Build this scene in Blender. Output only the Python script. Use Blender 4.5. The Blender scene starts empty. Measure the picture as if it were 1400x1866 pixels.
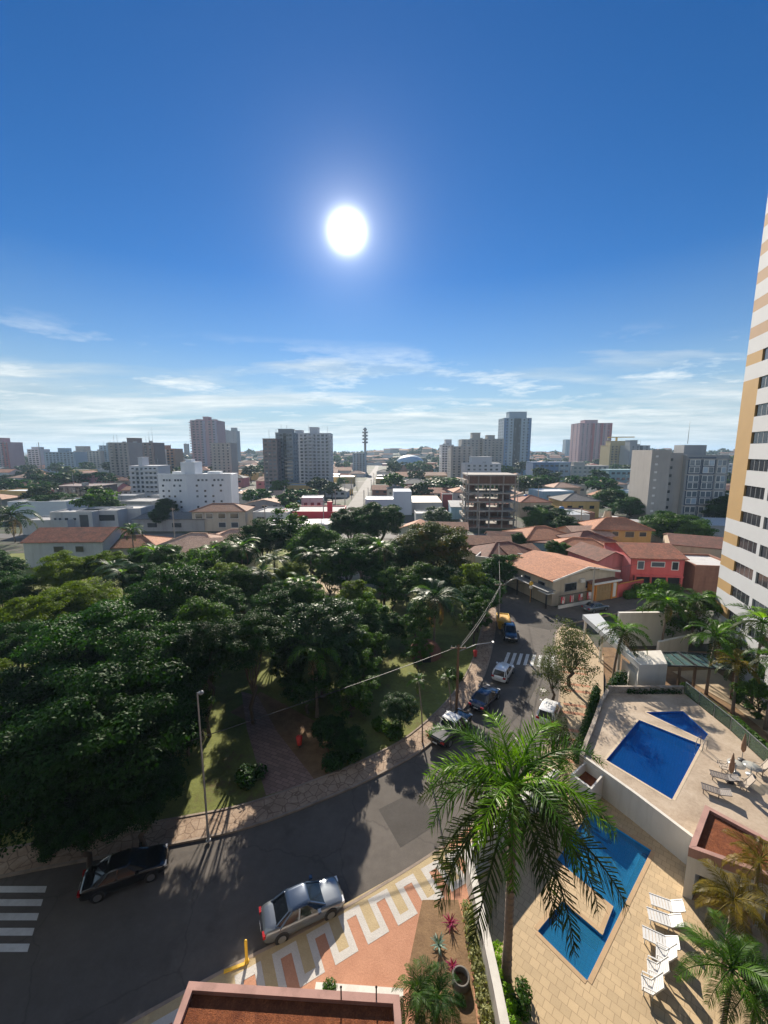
import bpy, math, random
import numpy as np
from mathutils import Vector, Matrix
from mathutils.geometry import tessellate_polygon
R = math.radians
scene = bpy.context.scene
COL = scene.collection

# ------------------------------------------------------------------ camera
FPX, CAMH, PITCH = 735.0, 26.0, R(8.65)
cam_d = bpy.data.cameras.new("camera"); cam = bpy.data.objects.new("camera", cam_d); COL.objects.link(cam)
cam.location = (0, 0, CAMH); cam.rotation_euler = (R(90) - PITCH, 0, 0)
cam_d.sensor_fit = 'HORIZONTAL'; cam_d.sensor_width = 36.0; cam_d.lens = 36.0 * FPX / 1400.0
cam_d.clip_start = 0.1; cam_d.clip_end = 40000
scene.camera = cam
SP, CP = math.sin(PITCH), math.cos(PITCH)

def W(px, py, z=0.0):
    """world point at height z under a photograph pixel (used to survey the place)"""
    u = (px - 700) / FPX; v = (py - 933) / FPX
    d = SP + v * CP; f = CP - v * SP; t = (CAMH - z) / d
    return Vector((u * t, f * t, z))
def W2(px, py, z=0.0):
    p = W(px, py, z); return (p.x, p.y)
def PX(p):
    x, y, z = p[0], p[1], CAMH - p[2]
    t = y * CP + z * SP
    if t < .1: return (-999, -999, t)
    return (700 + FPX * x / t, 933 + FPX * (z * CP - y * SP) / t, t)
def zat(py, Y):
    v = (py - 933) / FPX
    return CAMH - Y * (SP + v * CP) / (CP - v * SP)

# ------------------------------------------------------------------ sun, sky, exposure
SUN_EL, SUN_AZ = R(26.1), R(-4.8)          # azimuth measured from +Y towards +X
sun_dir = Vector((math.sin(SUN_AZ) * math.cos(SUN_EL), math.cos(SUN_AZ) * math.cos(SUN_EL), math.sin(SUN_EL)))
sl = bpy.data.lights.new("sun", 'SUN'); sl.energy = 5.0; sl.angle = R(0.53); sl.color = (1.0, 0.90, 0.76)
so = bpy.data.objects.new("sun", sl); COL.objects.link(so)
so.rotation_euler = sun_dir.to_track_quat('Z', 'Y').to_euler()
scene.view_settings.view_transform = 'Standard'; scene.view_settings.look = 'None'
scene.view_settings.gamma = 1.0; scene.view_settings.exposure = 0.90
try: scene.view_settings.use_curve_mapping = False
except Exception: pass

class NT:
    """tiny node-tree helper"""
    def __init__(s, tree): s.t = tree; s.n = tree.nodes; s.l = tree.links
    def new(s, typ, **kw):
        n = s.n.new(typ)
        for k, v in kw.items():
            if k == 'inp':
                for kk, vv in v.items(): s.set(n, kk, vv)
            else: setattr(n, k, v)
        return n
    def set(s, n, k, v):
        if hasattr(v, 'is_output'): s.l.new(v, n.inputs[k])
        else: n.inputs[k].default_value = v
    def math(s, op, a, b=0.0, c=None):
        n = s.new('ShaderNodeMath', operation=op); s.set(n, 0, a); s.set(n, 1, b)
        if c is not None: s.set(n, 2, c)
        return n.outputs[0]
    def mix(s, f, a, b, mode='MIX'):
        n = s.new('ShaderNodeMix', data_type='RGBA', blend_type=mode)
        s.set(n, 0, f); s.set(n, 6, a); s.set(n, 7, b); return n.outputs[2]
    def ramp(s, f, stops):
        n = s.new('ShaderNodeValToRGB'); cr = n.color_ramp
        while len(cr.elements) < len(stops): cr.elements.new(.5)
        for e, (p, c) in zip(cr.elements, stops):
            e.position = p; e.color = (c, c, c, 1) if not hasattr(c, '__len__') else (*c, 1)[:4]
        s.set(n, 0, f); return n.outputs[0]
    def noise(s, vec, scale, detail=3, rough=.5):
        n = s.new('ShaderNodeTexNoise'); n.inputs['Scale'].default_value = scale
        n.inputs['Detail'].default_value = detail; n.inputs['Roughness'].default_value = rough
        if vec is not None: s.l.new(vec, n.inputs['Vector'])
        return n.outputs[0]

world = bpy.data.worlds.new("World"); scene.world = world; world.use_nodes = True
def build_world():
    k = NT(world.node_tree); k.n.clear()
    out = k.new('ShaderNodeOutputWorld'); bg = k.new('ShaderNodeBackground')
    sky = k.new('ShaderNodeTexSky'); sky.sky_type = 'NISHITA'; sky.sun_disc = False
    sky.sun_elevation = SUN_EL; sky.sun_rotation = SUN_AZ
    sky.altitude = 300; sky.air_density = 1.0; sky.dust_density = 0.0; sky.ozone_density = 4.0
    hs = k.new('ShaderNodeHueSaturation', inp={'Hue': .508, 'Saturation': 1.30, 'Value': .76, 'Color': sky.outputs[0]})
    tc = k.new('ShaderNodeTexCoord'); d = tc.outputs['Generated']
    nrm = k.new('ShaderNodeVectorMath', operation='NORMALIZE', inp={0: d}); d = nrm.outputs[0]
    sep = k.new('ShaderNodeSeparateXYZ', inp={0: d}); z = sep.outputs[2]
    zc = k.math('MAXIMUM', z, 0.012)
    # clouds: two sheets of cirrus / stratus on a plane overhead, seen in perspective towards the horizon
    cx = k.math('DIVIDE', sep.outputs[0], k.math('ADD', zc, .05)); cy = k.math('DIVIDE', sep.outputs[1], k.math('ADD', zc, .05))
    cv = k.new('ShaderNodeCombineXYZ', inp={0: k.math('MULTIPLY', cx, .55), 1: cy, 2: 3.7}).outputs[0]
    n1 = k.noise(cv, .55, 9, .62)
    cv2 = k.new('ShaderNodeCombineXYZ', inp={0: k.math('MULTIPLY', cx, .30), 1: k.math('MULTIPLY', cy, .75), 2: 9.1}).outputs[0]
    n2 = k.noise(cv2, .5, 4, .55)
    cov = k.math('ADD', k.math('MULTIPLY', n1, .6), k.math('MULTIPLY', n2, .4))
    # density falls with height above the horizon
    lo = k.ramp(z, [(0.0, .22), (.05, .29), (.09, .36), (.14, .485), (.19, .60), (.26, .74), (.36, .9)])
    az = k.math('DIVIDE', sep.outputs[0], k.math('MAXIMUM', sep.outputs[1], .05))
    pa = k.math('POWER', k.math('DIVIDE', k.math('ADD', az, .13), .13), 2.0); pz = k.math('POWER', k.math('DIVIDE', k.math('SUBTRACT', z, .198), .028), 2.0)
    puff = k.math('MULTIPLY', k.math('EXPONENT', k.math('MULTIPLY', k.math('ADD', pa, pz), -1.0)), .13)
    tilt = k.math('MULTIPLY', k.math('MULTIPLY', az, z), .22)
    cov = k.math('ADD', k.math('MULTIPLY', k.math('SUBTRACT', cov, .5), 1.5), .5)
    cov = k.math('SUBTRACT', k.math('ADD', cov, puff), tilt)
    dens = k.math('MULTIPLY', k.math('SUBTRACT', cov, lo), 6.5)
    dens = k.new('ShaderNodeClamp', inp={0: dens}).outputs[0]
    fine = k.ramp(k.noise(cv, .9, 8, .6), [(.32, 0.0), (.68, 1.0)])
    dens = k.math('MULTIPLY', dens, k.math('ADD', .55, k.math('MULTIPLY', fine, .5)))
    dens = k.new('ShaderNodeClamp', inp={0: dens}).outputs[0]
    # brighter wisps with torn edges
    cv3 = k.new('ShaderNodeCombineXYZ', inp={0: k.math('MULTIPLY', cx, .8), 1: k.math('MULTIPLY', cy, .9), 2: 5.3}).outputs[0]
    n3 = k.noise(cv3, 1.1, 10, .66)
    band = k.ramp(z, [(.03, 0.0), (.08, .8), (.15, 1.0), (.20, .55), (.25, 0.0)])
    wisp = k.math('MULTIPLY', k.new('ShaderNodeClamp', inp={0: k.math('MULTIPLY', k.math('SUBTRACT', n3, .53), 7.0)}).outputs[0], band)
    SKY = .07; kk = 1 / SKY
    skyc = hs.outputs[0]
    hz = k.ramp(z, [(0.0, 1.0), (.06, .95), (.13, .62), (.22, .22), (.36, .0)])
    skyc = k.mix(k.math('MULTIPLY', hz, .92), skyc, (.235 * kk, .330 * kk, .385 * kk, 1))
    ccol = k.mix(fine, (.27 * kk, .33 * kk, .36 * kk, 1), (.54 * kk, .56 * kk, .55 * kk, 1))
    skyc = k.mix(k.math('MULTIPLY', dens, .85), skyc, ccol)
    skyc = k.mix(k.math('MULTIPLY', wisp, .8), skyc, (.58 * kk, .60 * kk, .58 * kk, 1))
    # the sun itself and the aureole of the air round it
    dt = k.new('ShaderNodeVectorMath', operation='DOT_PRODUCT', inp={0: d, 1: sun_dir}).outputs['Value']
    ang = k.math('ARCCOSINE', k.math('MINIMUM', dt, 1.0))
    g1 = k.math('MULTIPLY', k.math('EXPONENT', k.math('MULTIPLY', k.math('POWER', k.math('DIVIDE', ang, .0195), 1.6), -1.0)), 6.5)
    g2 = k.math('MULTIPLY', k.math('EXPONENT', k.math('MULTIPLY', k.math('DIVIDE', ang, .046), -1.0)), .48)
    g3 = k.math('MULTIPLY', k.math('EXPONENT', k.math('MULTIPLY', k.math('DIVIDE', ang, .22), -1.0)), .035)
    g = k.math('ADD', k.math('ADD', g1, g2), g3)
    g = k.math('MULTIPLY', g, kk)
    glow = k.mix(1.0, (1.0, .985, .95, 1), k.new('ShaderNodeCombineXYZ', inp={0: g, 1: g, 2: g}).outputs[0], 'MULTIPLY')
    fin = k.mix(1.0, skyc, glow, 'ADD')
    k.l.new(fin, bg.inputs[0]); bg.inputs[1].default_value = SKY
    k.l.new(bg.outputs[0], out.inputs[0])
build_world()

cy = scene.cycles
cy.max_bounces = 6; cy.diffuse_bounces = 2; cy.glossy_bounces = 2; cy.transmission_bounces = 3
cy.volume_bounces = 0; cy.transparent_max_bounces = 10; cy.caustics_reflective = False; cy.caustics_refractive = False
cy.use_denoising = True; cy.use_adaptive_sampling = True; cy.adaptive_threshold = .02; cy.sample_clamp_indirect = 4.0

# ------------------------------------------------------------------ materials
MATS = {}
def mat(name, col, rough=.8, var=.18, scale=1.5, metallic=0.0, bump=0.0, coat=0.0, stain=None, spec=.5):
    """painted / stone / metal surface with weathering noise"""
    if name in MATS: return MATS[name]
    m = bpy.data.materials.new(name); m.use_nodes = True; k = NT(m.node_tree)
    b = k.n['Principled BSDF']; tc = k.new('ShaderNodeTexCoord').outputs['Object']
    n1 = k.noise(tc, scale, 5, .6); n2 = k.noise(tc, scale * .17, 3, .6)
    f = k.math('ADD', k.math('MULTIPLY', n1, .6), k.math('MULTIPLY', n2, .4))
    f = k.ramp(f, [(.3, 0.0), (.7, 1.0)])
    lo = tuple(c * (1 - var) for c in col); hi = tuple(min(1, c * (1 + var)) for c in col)
    c = k.mix(f, (*lo, 1), (*hi, 1))
    if stain:
        sv = k.new('ShaderNodeMapping', inp={'Vector': tc}); sv.inputs['Scale'].default_value = (1.0, 1.0, .12)
        st = k.ramp(k.noise(sv.outputs[0], .9, 5, .65), [(.48, 0.0), (.72, .6)])
        c = k.mix(st, c, (*stain, 1))
    k.l.new(c, b.inputs['Base Color'])
    b.inputs['Roughness'].default_value = rough; b.inputs['Metallic'].default_value = metallic
    b.inputs['Coat Weight'].default_value = coat; b.inputs['Coat Roughness'].default_value = .06
    b.inputs['Specular IOR Level'].default_value = spec
    if bump:
        bn = k.new('ShaderNodeBump', inp={'Strength': bump, 'Height': n1}); bn.inputs['Distance'].default_value = .03
        k.l.new(bn.outputs[0], b.inputs['Normal'])
    MATS[name] = m; return m

def leafmat(name, c0, c1, trans=.35, rough=.55, tip=None, spec=.13):
    """leaves: thin, glossy on top, letting light through; hue varies leaf by leaf and clump by clump"""
    if name in MATS: return MATS[name]
    m = bpy.data.materials.new(name); m.use_nodes = True; k = NT(m.node_tree)
    b = k.n['Principled BSDF']; out = k.n['Material Output']
    geo = k.new('ShaderNodeNewGeometry'); tc = k.new('ShaderNodeTexCoord').outputs['Object']
    oi = k.new('ShaderNodeObjectInfo')
    f = k.math('ADD', k.math('MULTIPLY', geo.outputs['Random Per Island'], .45), k.math('MULTIPLY', k.noise(tc, 3.0, 3), .75))
    f = k.math('ADD', f, k.math('MULTIPLY', k.math('SUBTRACT', oi.outputs['Random'], .5), .35))
    f = k.ramp(f, [(.3, 0.0), (.85, 1.0)])
    c = k.mix(f, (*c0, 1), (*c1, 1))
    if tip: c = k.mix(k.ramp(k.noise(tc, 2.2, 2), [(.55, 0.0), (.7, 1.0)]), c, (*tip, 1))
    k.l.new(c, b.inputs['Base Color']); b.inputs['Roughness'].default_value = rough
    b.inputs['Specular IOR Level'].default_value = spec
    tr = k.new('ShaderNodeBsdfTranslucent')
    tcx = k.mix(1.0, c, (1.25, 1.30, .45, 1), 'MULTIPLY'); k.l.new(tcx, tr.inputs[0])
    mx = k.new('ShaderNodeMixShader', inp={0: trans, 1: b.outputs[0], 2: tr.outputs[0]})
    k.l.new(mx.outputs[0], out.inputs[0]); MATS[name] = m; return m

def tilemat(name, col, mortar, scale, rot=0.0, var=.15, rough=.8, offset=.5, w=1.0, h=1.0, ms=.02):
    """paving / roof tiles / mosaic laid as a brick grid in the object's own space"""
    if name in MATS: return MATS[name]
    m = bpy.data.materials.new(name); m.use_nodes = True; k = NT(m.node_tree); b = k.n['Principled BSDF']
    tc = k.new('ShaderNodeTexCoord').outputs['Object']
    mp = k.new('ShaderNodeMapping', inp={'Vector': tc}); mp.inputs['Rotation'].default_value = (0, 0, rot)
    br = k.new('ShaderNodeTexBrick', inp={'Vector': mp.outputs[0], 'Scale': scale, 'Mortar Size': ms, 'Bias': 0.0,
        'Brick Width': w, 'Row Height': h, 'Color1': (*[c * (1 - var) for c in col], 1), 'Color2': (*[c * (1 + var) for c in col], 1), 'Mortar': (*mortar, 1)})
    br.offset = offset
    n = k.noise(tc, .45, 5, .65)
    c = k.mix(k.ramp(n, [(.35, 0.0), (.7, .35)]), br.outputs[0], (*[x * .55 for x in col], 1))
    k.l.new(c, b.inputs['Base Color']); b.inputs['Roughness'].default_value = rough
    bn = k.new('ShaderNodeBump', inp={'Strength': .25, 'Height': br.outputs['Fac']}); bn.inputs['Distance'].default_value = -.02
    k.l.new(bn.outputs[0], b.inputs['Normal'])
    MATS[name] = m; return m

def roofmat(name, col, dirt, var=.22):
    """clay tile roof: rows of tiles, mossy blotches"""
    if name in MATS: return MATS[name]
    m = bpy.data.materials.new(name); m.use_nodes = True; k = NT(m.node_tree); b = k.n['Principled BSDF']
    tc = k.new('ShaderNodeTexCoord').outputs['Object']
    br = k.new('ShaderNodeTexBrick', inp={'Vector': tc, 'Scale': 3.2, 'Mortar Size': .06, 'Brick Width': .8, 'Row Height': .9,
        'Color1': (*[c * (1 - var) for c in col], 1), 'Color2': (*[min(1, c * (1 + var)) for c in col], 1), 'Mortar': (*[c * .45 for c in col], 1)})
    c = k.mix(k.ramp(k.noise(tc, .8, 6, .7), [(.42, 0.0), (.66, .75)]), br.outputs[0], (*dirt, 1))
    k.l.new(c, b.inputs['Base Color']); b.inputs['Roughness'].default_value = .85
    wv = k.new('ShaderNodeTexWave', inp={'Vector': tc, 'Scale': 1.6, 'Distortion': .4}); wv.bands_direction = 'X'
    bn = k.new('ShaderNodeBump', inp={'Strength': .35, 'Height': wv.outputs['Fac']}); bn.inputs['Distance'].default_value = .05
    k.l.new(bn.outputs[0], b.inputs['Normal'])
    MATS[name] = m; return m

def glassmat(name, col, rough=.12):
    if name in MATS: return MATS[name]
    m = bpy.data.materials.new(name); m.use_nodes = True; k = NT(m.node_tree); b = k.n['Principled BSDF']
    oi = k.new('ShaderNodeObjectInfo'); r = k.ramp(oi.outputs['Random'], [(.0, 0.0), (.62, .12), (.8, .55), (1.0, 1.0)])
    c = k.mix(r, (*col, 1), (*[min(.6, x * 3.2 + .06) for x in col], 1)); k.l.new(c, b.inputs['Base Color'])
    b.inputs['Roughness'].default_value = rough; b.inputs['Specular IOR Level'].default_value = .7
    MATS[name] = m; return m

def watermat(name, tint, scat):
    """pool water: clear tinted body with a rippled reflecting surface"""
    m = bpy.data.materials.new(name); m.use_nodes = True; k = NT(m.node_tree); out = k.n['Material Output']
    k.n.remove(k.n['Principled BSDF'])
    tc = k.new('ShaderNodeTexCoord').outputs['Object']
    bn = k.new('ShaderNodeBump', inp={'Strength': .4, 'Height': k.noise(tc, 3.5, 4)}); bn.inputs['Distance'].default_value = .04
    tr = k.new('ShaderNodeBsdfTransparent'); tr.inputs[0].default_value = (*tint, 1)
    gl = k.new('ShaderNodeBsdfGlossy'); gl.inputs['Roughness'].default_value = .06; k.l.new(bn.outputs[0], gl.inputs['Normal'])
    fr = k.new('ShaderNodeFresnel', inp={'IOR': 1.33}); k.l.new(bn.outputs[0], fr.inputs['Normal'])
    df = k.new('ShaderNodeBsdfDiffuse'); df.inputs[0].default_value = (*scat, 1)
    body = k.new('ShaderNodeMixShader', inp={0: .32, 1: tr.outputs[0], 2: df.outputs[0]})
    mx = k.new('ShaderNodeMixShader', inp={0: fr.outputs[0], 1: body.outputs[0], 2: gl.outputs[0]})
    k.l.new(mx.outputs[0], out.inputs[0]); return m

def panemat(name, tint, a=.75):
    m = bpy.data.materials.new(name); m.use_nodes = True; k = NT(m.node_tree); out = k.n['Material Output']
    b = k.n['Principled BSDF']; b.inputs['Base Color'].default_value = (*tint, 1); b.inputs['Roughness'].default_value = .15
    tr = k.new('ShaderNodeBsdfTransparent'); tr.inputs[0].default_value = (.85, .93, .90, 1)
    mx = k.new('ShaderNodeMixShader', inp={0: a, 1: b.outputs[0], 2: tr.outputs[0]})
    k.l.new(mx.outputs[0], out.inputs[0]); MATS[name] = m; return m

def groundmat(name, stops, scale, bump=.2, rough=.9, rough_lo=None, speck=None):
    """large ground surface: three octaves of blotches"""
    m = bpy.data.materials.new(name); m.use_nodes = True; k = NT(m.node_tree); b = k.n['Principled BSDF']
    tc = k.new('ShaderNodeTexCoord').outputs['Object']
    a = k.noise(tc, scale, 8, .62); c2 = k.noise(tc, scale * 9, 4, .7)
    f = k.math('ADD', k.math('MULTIPLY', a, .65), k.math('MULTIPLY', c2, .35))
    c = k.ramp(f, stops)
    if speck:
        vo = k.new('ShaderNodeTexVoronoi', inp={'Vector': tc, 'Scale': speck[0]})
        c = k.mix(k.math('MULTIPLY', vo.outputs['Color'], speck[2]), c, (*speck[1], 1))
    k.l.new(c, b.inputs['Base Color']); b.inputs['Roughness'].default_value = rough
    b.inputs['Specular IOR Level'].default_value = .3
    bn = k.new('ShaderNodeBump', inp={'Strength': bump, 'Height': c2}); bn.inputs['Distance'].default_value = .04
    k.l.new(bn.outputs[0], b.inputs['Normal']); MATS[name] = m; return m

# ------------------------------------------------------------------ mesh builder
class MB:
    def __init__(s): s.v = []; s.f = []; s.m = []; s.smooth = []
    def add(s, vs, fs, mi=0, sm=False):
        o = len(s.v); s.v += [tuple(v) for v in vs]
        for f in fs: s.f.append(tuple(o + i for i in f)); s.m.append(mi); s.smooth.append(sm)
        return s
    def box(s, x0, y0, z0, x1, y1, z1, mi=0):
        return s.add([(x0,y0,z0),(x1,y0,z0),(x1,y1,z0),(x0,y1,z0),(x0,y0,z1),(x1,y0,z1),(x1,y1,z1),(x0,y1,z1)],
                     [(0,3,2,1),(4,5,6,7),(0,1,5,4),(1,2,6,5),(2,3,7,6),(3,0,4,7)], mi)
    def prism(s, poly, z0, z1, mi=0, cap=True):
        n = len(poly); 
        if area(poly) < 0: poly = poly[::-1]
        vs = [(p[0], p[1], z0) for p in poly] + [(p[0], p[1], z1) for p in poly]
        s.add(vs, [(i, (i+1) % n, n + (i+1) % n, n + i) for i in range(n)], mi)
        if cap:
            tr = tessellate_polygon([[Vector((p[0], p[1], 0)) for p in poly]])
            fs = []
            for t in tr:
                a, b, c = (poly[i] for i in t)
                if (b[0]-a[0])*(c[1]-a[1]) - (b[1]-a[1])*(c[0]-a[0]) < 0: t = t[::-1]
                fs.append(tuple(t))
            s.add([(p[0], p[1], z1) for p in poly], fs, mi)
        return s
    def bar(s, p, q, w, h=None, mi=0):
        """box-section bar from p to q"""
        p = Vector(p); q = Vector(q); d = (q - p); L = d.length; d.normalize(); h = h or w
        up = Vector((0,0,1)) if abs(d.z) < .95 else Vector((0,1,0))
        x = d.cross(up).normalized(); y = x.cross(d).normalized()
        vs = []
        for c in (p, q):
            for a, b in ((-1,-1),(1,-1),(1,1),(-1,1)): vs.append(c + x*a*w/2 + y*b*h/2)
        return s.add(vs, [(0,1,2,3),(7,6,5,4),(0,4,5,1),(1,5,6,2),(2,6,7,3),(3,7,4,0)], mi)
    def tube(s, pts, rad, n=8, mi=0, caps=True):
        pts = [Vector(p) for p in pts]; rad = rad if hasattr(rad, '__len__') else [rad]*len(pts)
        vs = []; fs = []
        for i, p in enumerate(pts):
            d = (pts[min(i+1, len(pts)-1)] - pts[max(i-1, 0)]).normalized()
            up = Vector((0,0,1)) if abs(d.z) < .9 else Vector((0,1,0))
            x = d.cross(up).normalized(); y = x.cross(d)
            for k in range(n):
                a = 2*math.pi*k/n; vs.append(p + (x*math.cos(a) + y*math.sin(a))*rad[i])
        for i in range(len(pts)-1):
            for k in range(n):
                a = i*n+k; b = i*n+(k+1) % n; fs.append((a, b, b+n, a+n))
        if caps: fs += [tuple(range(n))[::-1], tuple(range(len(vs)-n, len(vs)))]
        return s.add(vs, fs, mi, True)
    def lathe(s, prof, n=16, mi=0, c=(0,0)):
        vs = []; fs = []
        for r, z in prof:
            for k in range(n): a = 2*math.pi*k/n; vs.append((c[0]+r*math.cos(a), c[1]+r*math.sin(a), z))
        for i in range(len(prof)-1):
            for k in range(n): a = i*n+k; b = i*n+(k+1) % n; fs.append((a, b, b+n, a+n))
        return s.add(vs, fs, mi, True)
    def mesh(s, name, mats):
        me = bpy.data.meshes.new(name); me.from_pydata(s.v, [], s.f); me.update()
        for m in (mats if isinstance(mats, (list, tuple)) else [mats]): me.materials.append(m)
        me.polygons.foreach_set('material_index', s.m); me.polygons.foreach_set('use_smooth', s.smooth)
        return me
    def build(s, name, mats, parent=None, loc=(0,0,0), rz=0):
        return link(name, s.mesh(name, mats), parent, loc, rz)
def area(p): return sum(p[i][0]*p[(i+1) % len(p)][1] - p[(i+1) % len(p)][0]*p[i][1] for i in range(len(p)))/2
def link(name, me, parent=None, loc=(0,0,0), rz=0, scale=None):
    o = bpy.data.objects.new(name, me); COL.objects.link(o); o.location = loc; o.rotation_euler = (0,0,rz)
    if scale: o.scale = scale
    if parent is not None: o.parent = parent
    return o
def tag(o, label, cat, group=None):
    o['label'] = label; o['category'] = cat
    if group: o['group'] = group
    return o
def thing(name, label, cat, loc=(0,0,0), rz=0, group=None):
    o = bpy.data.objects.new(name, None); COL.objects.link(o); o.location = loc; o.rotation_euler = (0,0,rz)
    o.empty_display_size = .3
    return tag(o, label, cat, group)
def struct(name, mb, m, kind='structure'):
    o = mb.build(name, m); o['kind'] = kind; return o
def sheet(name, outer, z, m, holes=(), kind='structure'):
    """flat sheet at height z, with holes"""
    loops = [list(outer)] + [list(h) for h in holes]
    flat = [p for l in loops for p in l]
    tr = tessellate_polygon([[Vector((p[0], p[1], 0)) for p in l] for l in loops])
    fs = []
    for t in tr:
        a, b, c = (flat[i] for i in t)
        fs.append(tuple(t) if (b[0]-a[0])*(c[1]-a[1]) - (b[1]-a[1])*(c[0]-a[0]) > 0 else tuple(t[::-1]))
    mb = MB(); mb.add([(p[0], p[1], z) for p in flat], fs)
    return struct(name, mb, m, kind)
def slab(name, outer, z0, z1, m): return struct(name, MB().prism(outer, z0, z1), m)
def offset_line(pts, d):
    """polyline shifted to its right by d"""
    out = []
    for i, p in enumerate(pts):
        a = Vector(pts[max(i-1, 0)]); b = Vector(pts[min(i+1, len(pts)-1)]); t = (b - a).normalized()
        out.append((p[0] + t.y*d, p[1] - t.x*d))
    return out
def smooth_line(pts, n=5):
    out = []
    P = [Vector(p) for p in pts]
    for i in range(len(P)-1):
        p0, p1, p2, p3 = P[max(i-1,0)], P[i], P[i+1], P[min(i+2, len(P)-1)]
        for k in range(n):
            t = k/n; out.append(tuple(.5*((2*p1) + (p2-p0)*t + (2*p0-5*p1+4*p2-p3)*t*t + (3*p1-p0-3*p2+p3)*t**3)))
    out.append(tuple(P[-1])); return out
UNIT = MB().box(-.5, -.5, -.5, .5, .5, .5)
_unit = {}
def unit_box(m):
    if m.name not in _unit: _unit[m.name] = UNIT.mesh("window", [m])
    return _unit[m.name]

# ------------------------------------------------------------------ shared materials
M_ground = groundmat("town_ground", [(.36, (.05, .046, .042)), (.46, (.09, .080, .068)), (.52, (.035, .055, .022)), (.58, (.05, .065, .028)), (.66, (.14, .12, .095))], .035, .1)
def roadmat():
    m = groundmat("asphalt_street", [(.30, (.068, .059, .051)), (.5, (.101, .088, .077)), (.7, (.145, .127, .112))], .16, .25, .85)
    k = NT(m.node_tree); b = k.n['Principled BSDF']; old = b.inputs['Base Color'].links[0].from_socket; tc = k.new('ShaderNodeTexCoord').outputs['Object']
    wob = k.new('ShaderNodeVectorMath', operation='ADD', inp={0: tc, 1: k.new('ShaderNodeTexNoise', inp={'Vector': tc, 'Scale': .8, 'Detail': 4.0}).outputs[1]}).outputs[0]
    vo = k.new('ShaderNodeTexVoronoi', inp={'Vector': wob, 'Scale': .16}); vo.feature = 'DISTANCE_TO_EDGE'
    crack = k.ramp(vo.outputs['Distance'], [(0.0, .42), (.010, .0)])
    c = k.mix(crack, old, (.03, .027, .025, 1))
    oil = k.ramp(k.noise(tc, .55, 3, .5), [(.60, 0.0), (.72, .5)]); c = k.mix(oil, c, (.05, .045, .042, 1))
    gr = k.noise(tc, 14.0, 2, .6); c = k.mix(k.math('MULTIPLY', gr, .2), c, (.20, .18, .16, 1))
    k.l.new(c, b.inputs['Base Color']); return m
M_road = roadmat() if True else groundmat("asphalt", [(.30, (.095, .082, .072)), (.5, (.135, .118, .104)), (.7, (.185, .162, .143))], .16, .25, .85)
M_walk = groundmat("stone_sidewalk", [(.3, (.26, .18, .13)), (.5, (.42, .31, .22)), (.7, (.52, .41, .31))], .8, .6, .85, speck=(2.2, (.20, .13, .09), .55))
def flagstones(m):
    k = NT(m.node_tree); b = k.n['Principled BSDF']; old = b.inputs['Base Color'].links[0].from_socket; tc = k.new('ShaderNodeTexCoord').outputs['Object']
    vo = k.new('ShaderNodeTexVoronoi', inp={'Vector': tc, 'Scale': 1.5}); vo.feature = 'DISTANCE_TO_EDGE'
    c = k.mix(k.ramp(vo.outputs['Distance'], [(0.02, .7), (.06, .0)]), old, (.14, .09, .06, 1)); k.l.new(c, b.inputs['Base Color'])
flagstones(M_walk)
M_kerb = mat("kerb_stone", (.30, .24, .19), .9, .25, 2.0, stain=(.12, .09, .07))
M_lawn = groundmat("lawn", [(.34, (.15, .10, .055)), (.45, (.15, .16, .04)), (.56, (.20, .22, .055)), (.7, (.27, .24, .10))], .35, .8, .95, speck=(22, (.05, .08, .02), .35))
M_path = tilemat("brown_paving", (.30, .19, .15), (.14, .09, .07), 1.5, .4, .2, .85, .5, 1.0, .5, .03)
M_sand = groundmat("pale_sand", [(.3, (.38, .29, .19)), (.7, (.52, .41, .28))], .3, .3)
M_whitemark = mat("road_paint", (.60, .60, .59), .7, .12, 4.0, stain=(.35, .34, .32))
M_deck = tilemat("sandstone_pavers", (.54, .40, .235), (.36, .255, .14), 1.0, R(41), .09, .75, .5, .44, .40, .014)
M_deck2 = groundmat("travertine_deck", [(.3, (.28, .21, .15)), (.5, (.44, .35, .26)), (.7, (.55, .46, .36))], .5, .2, .7)
M_white = mat("white_paint", (.66, .63, .57), .75, .07, .8, stain=(.46, .42, .36))
M_whiteclean = mat("white_plastic", (.66, .66, .65), .4, .04, 3)
M_ochre = groundmat("ochre_mosaic", [(.3, (.40, .31, .17)), (.7, (.52, .42, .26))], 1.2, .5, .85, speck=(30, (.36, .25, .12), .35))
M_red = groundmat("red_mosaic", [(.3, (.42, .20, .12)), (.7, (.56, .29, .18))], 1.2, .5, .85, speck=(30, (.30, .14, .09), .35))
M_pale = groundmat("white_mosaic", [(.3, (.50, .47, .43)), (.7, (.63, .60, .56))], 1.5, .5, .85, speck=(26, (.40, .38, .35), .4))
M_gravel = groundmat("red_clay_gravel", [(.32, (.13, .035, .014)), (.5, (.24, .075, .028)), (.68, (.36, .125, .05))], 2.2, 1.0, .95, speck=(16, (.07, .02, .01), .6))
M_parapet = mat("pink_parapet", (.42, .24, .20), .8, .15, 1.5, stain=(.2, .11, .09))
M_soil = groundmat("garden_soil", [(.3, (.13, .075, .04)), (.7, (.30, .19, .10))], 1.0, .6)
M_metal = mat("grey_metal", (.32, .33, .34), .45, .15, 3, metallic=.6)
M_dark = mat("dark_metal", (.03, .03, .033), .5, .1, 3)
M_concrete = mat("raw_concrete", (.36, .33, .30), .9, .2, .7, stain=(.18, .15, .13))
M_wood = mat("brown_wood", (.16, .09, .05), .7, .25, 4)
M_yellow = mat("yellow_paint", (.75, .45, .03), .5, .1, 2)
M_bark = mat("bark", (.10, .075, .055), .95, .35, 6, bump=.6)
M_palmbark = mat("palm_bark", (.22, .17, .13), .9, .3, 7, bump=.5)
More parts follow.
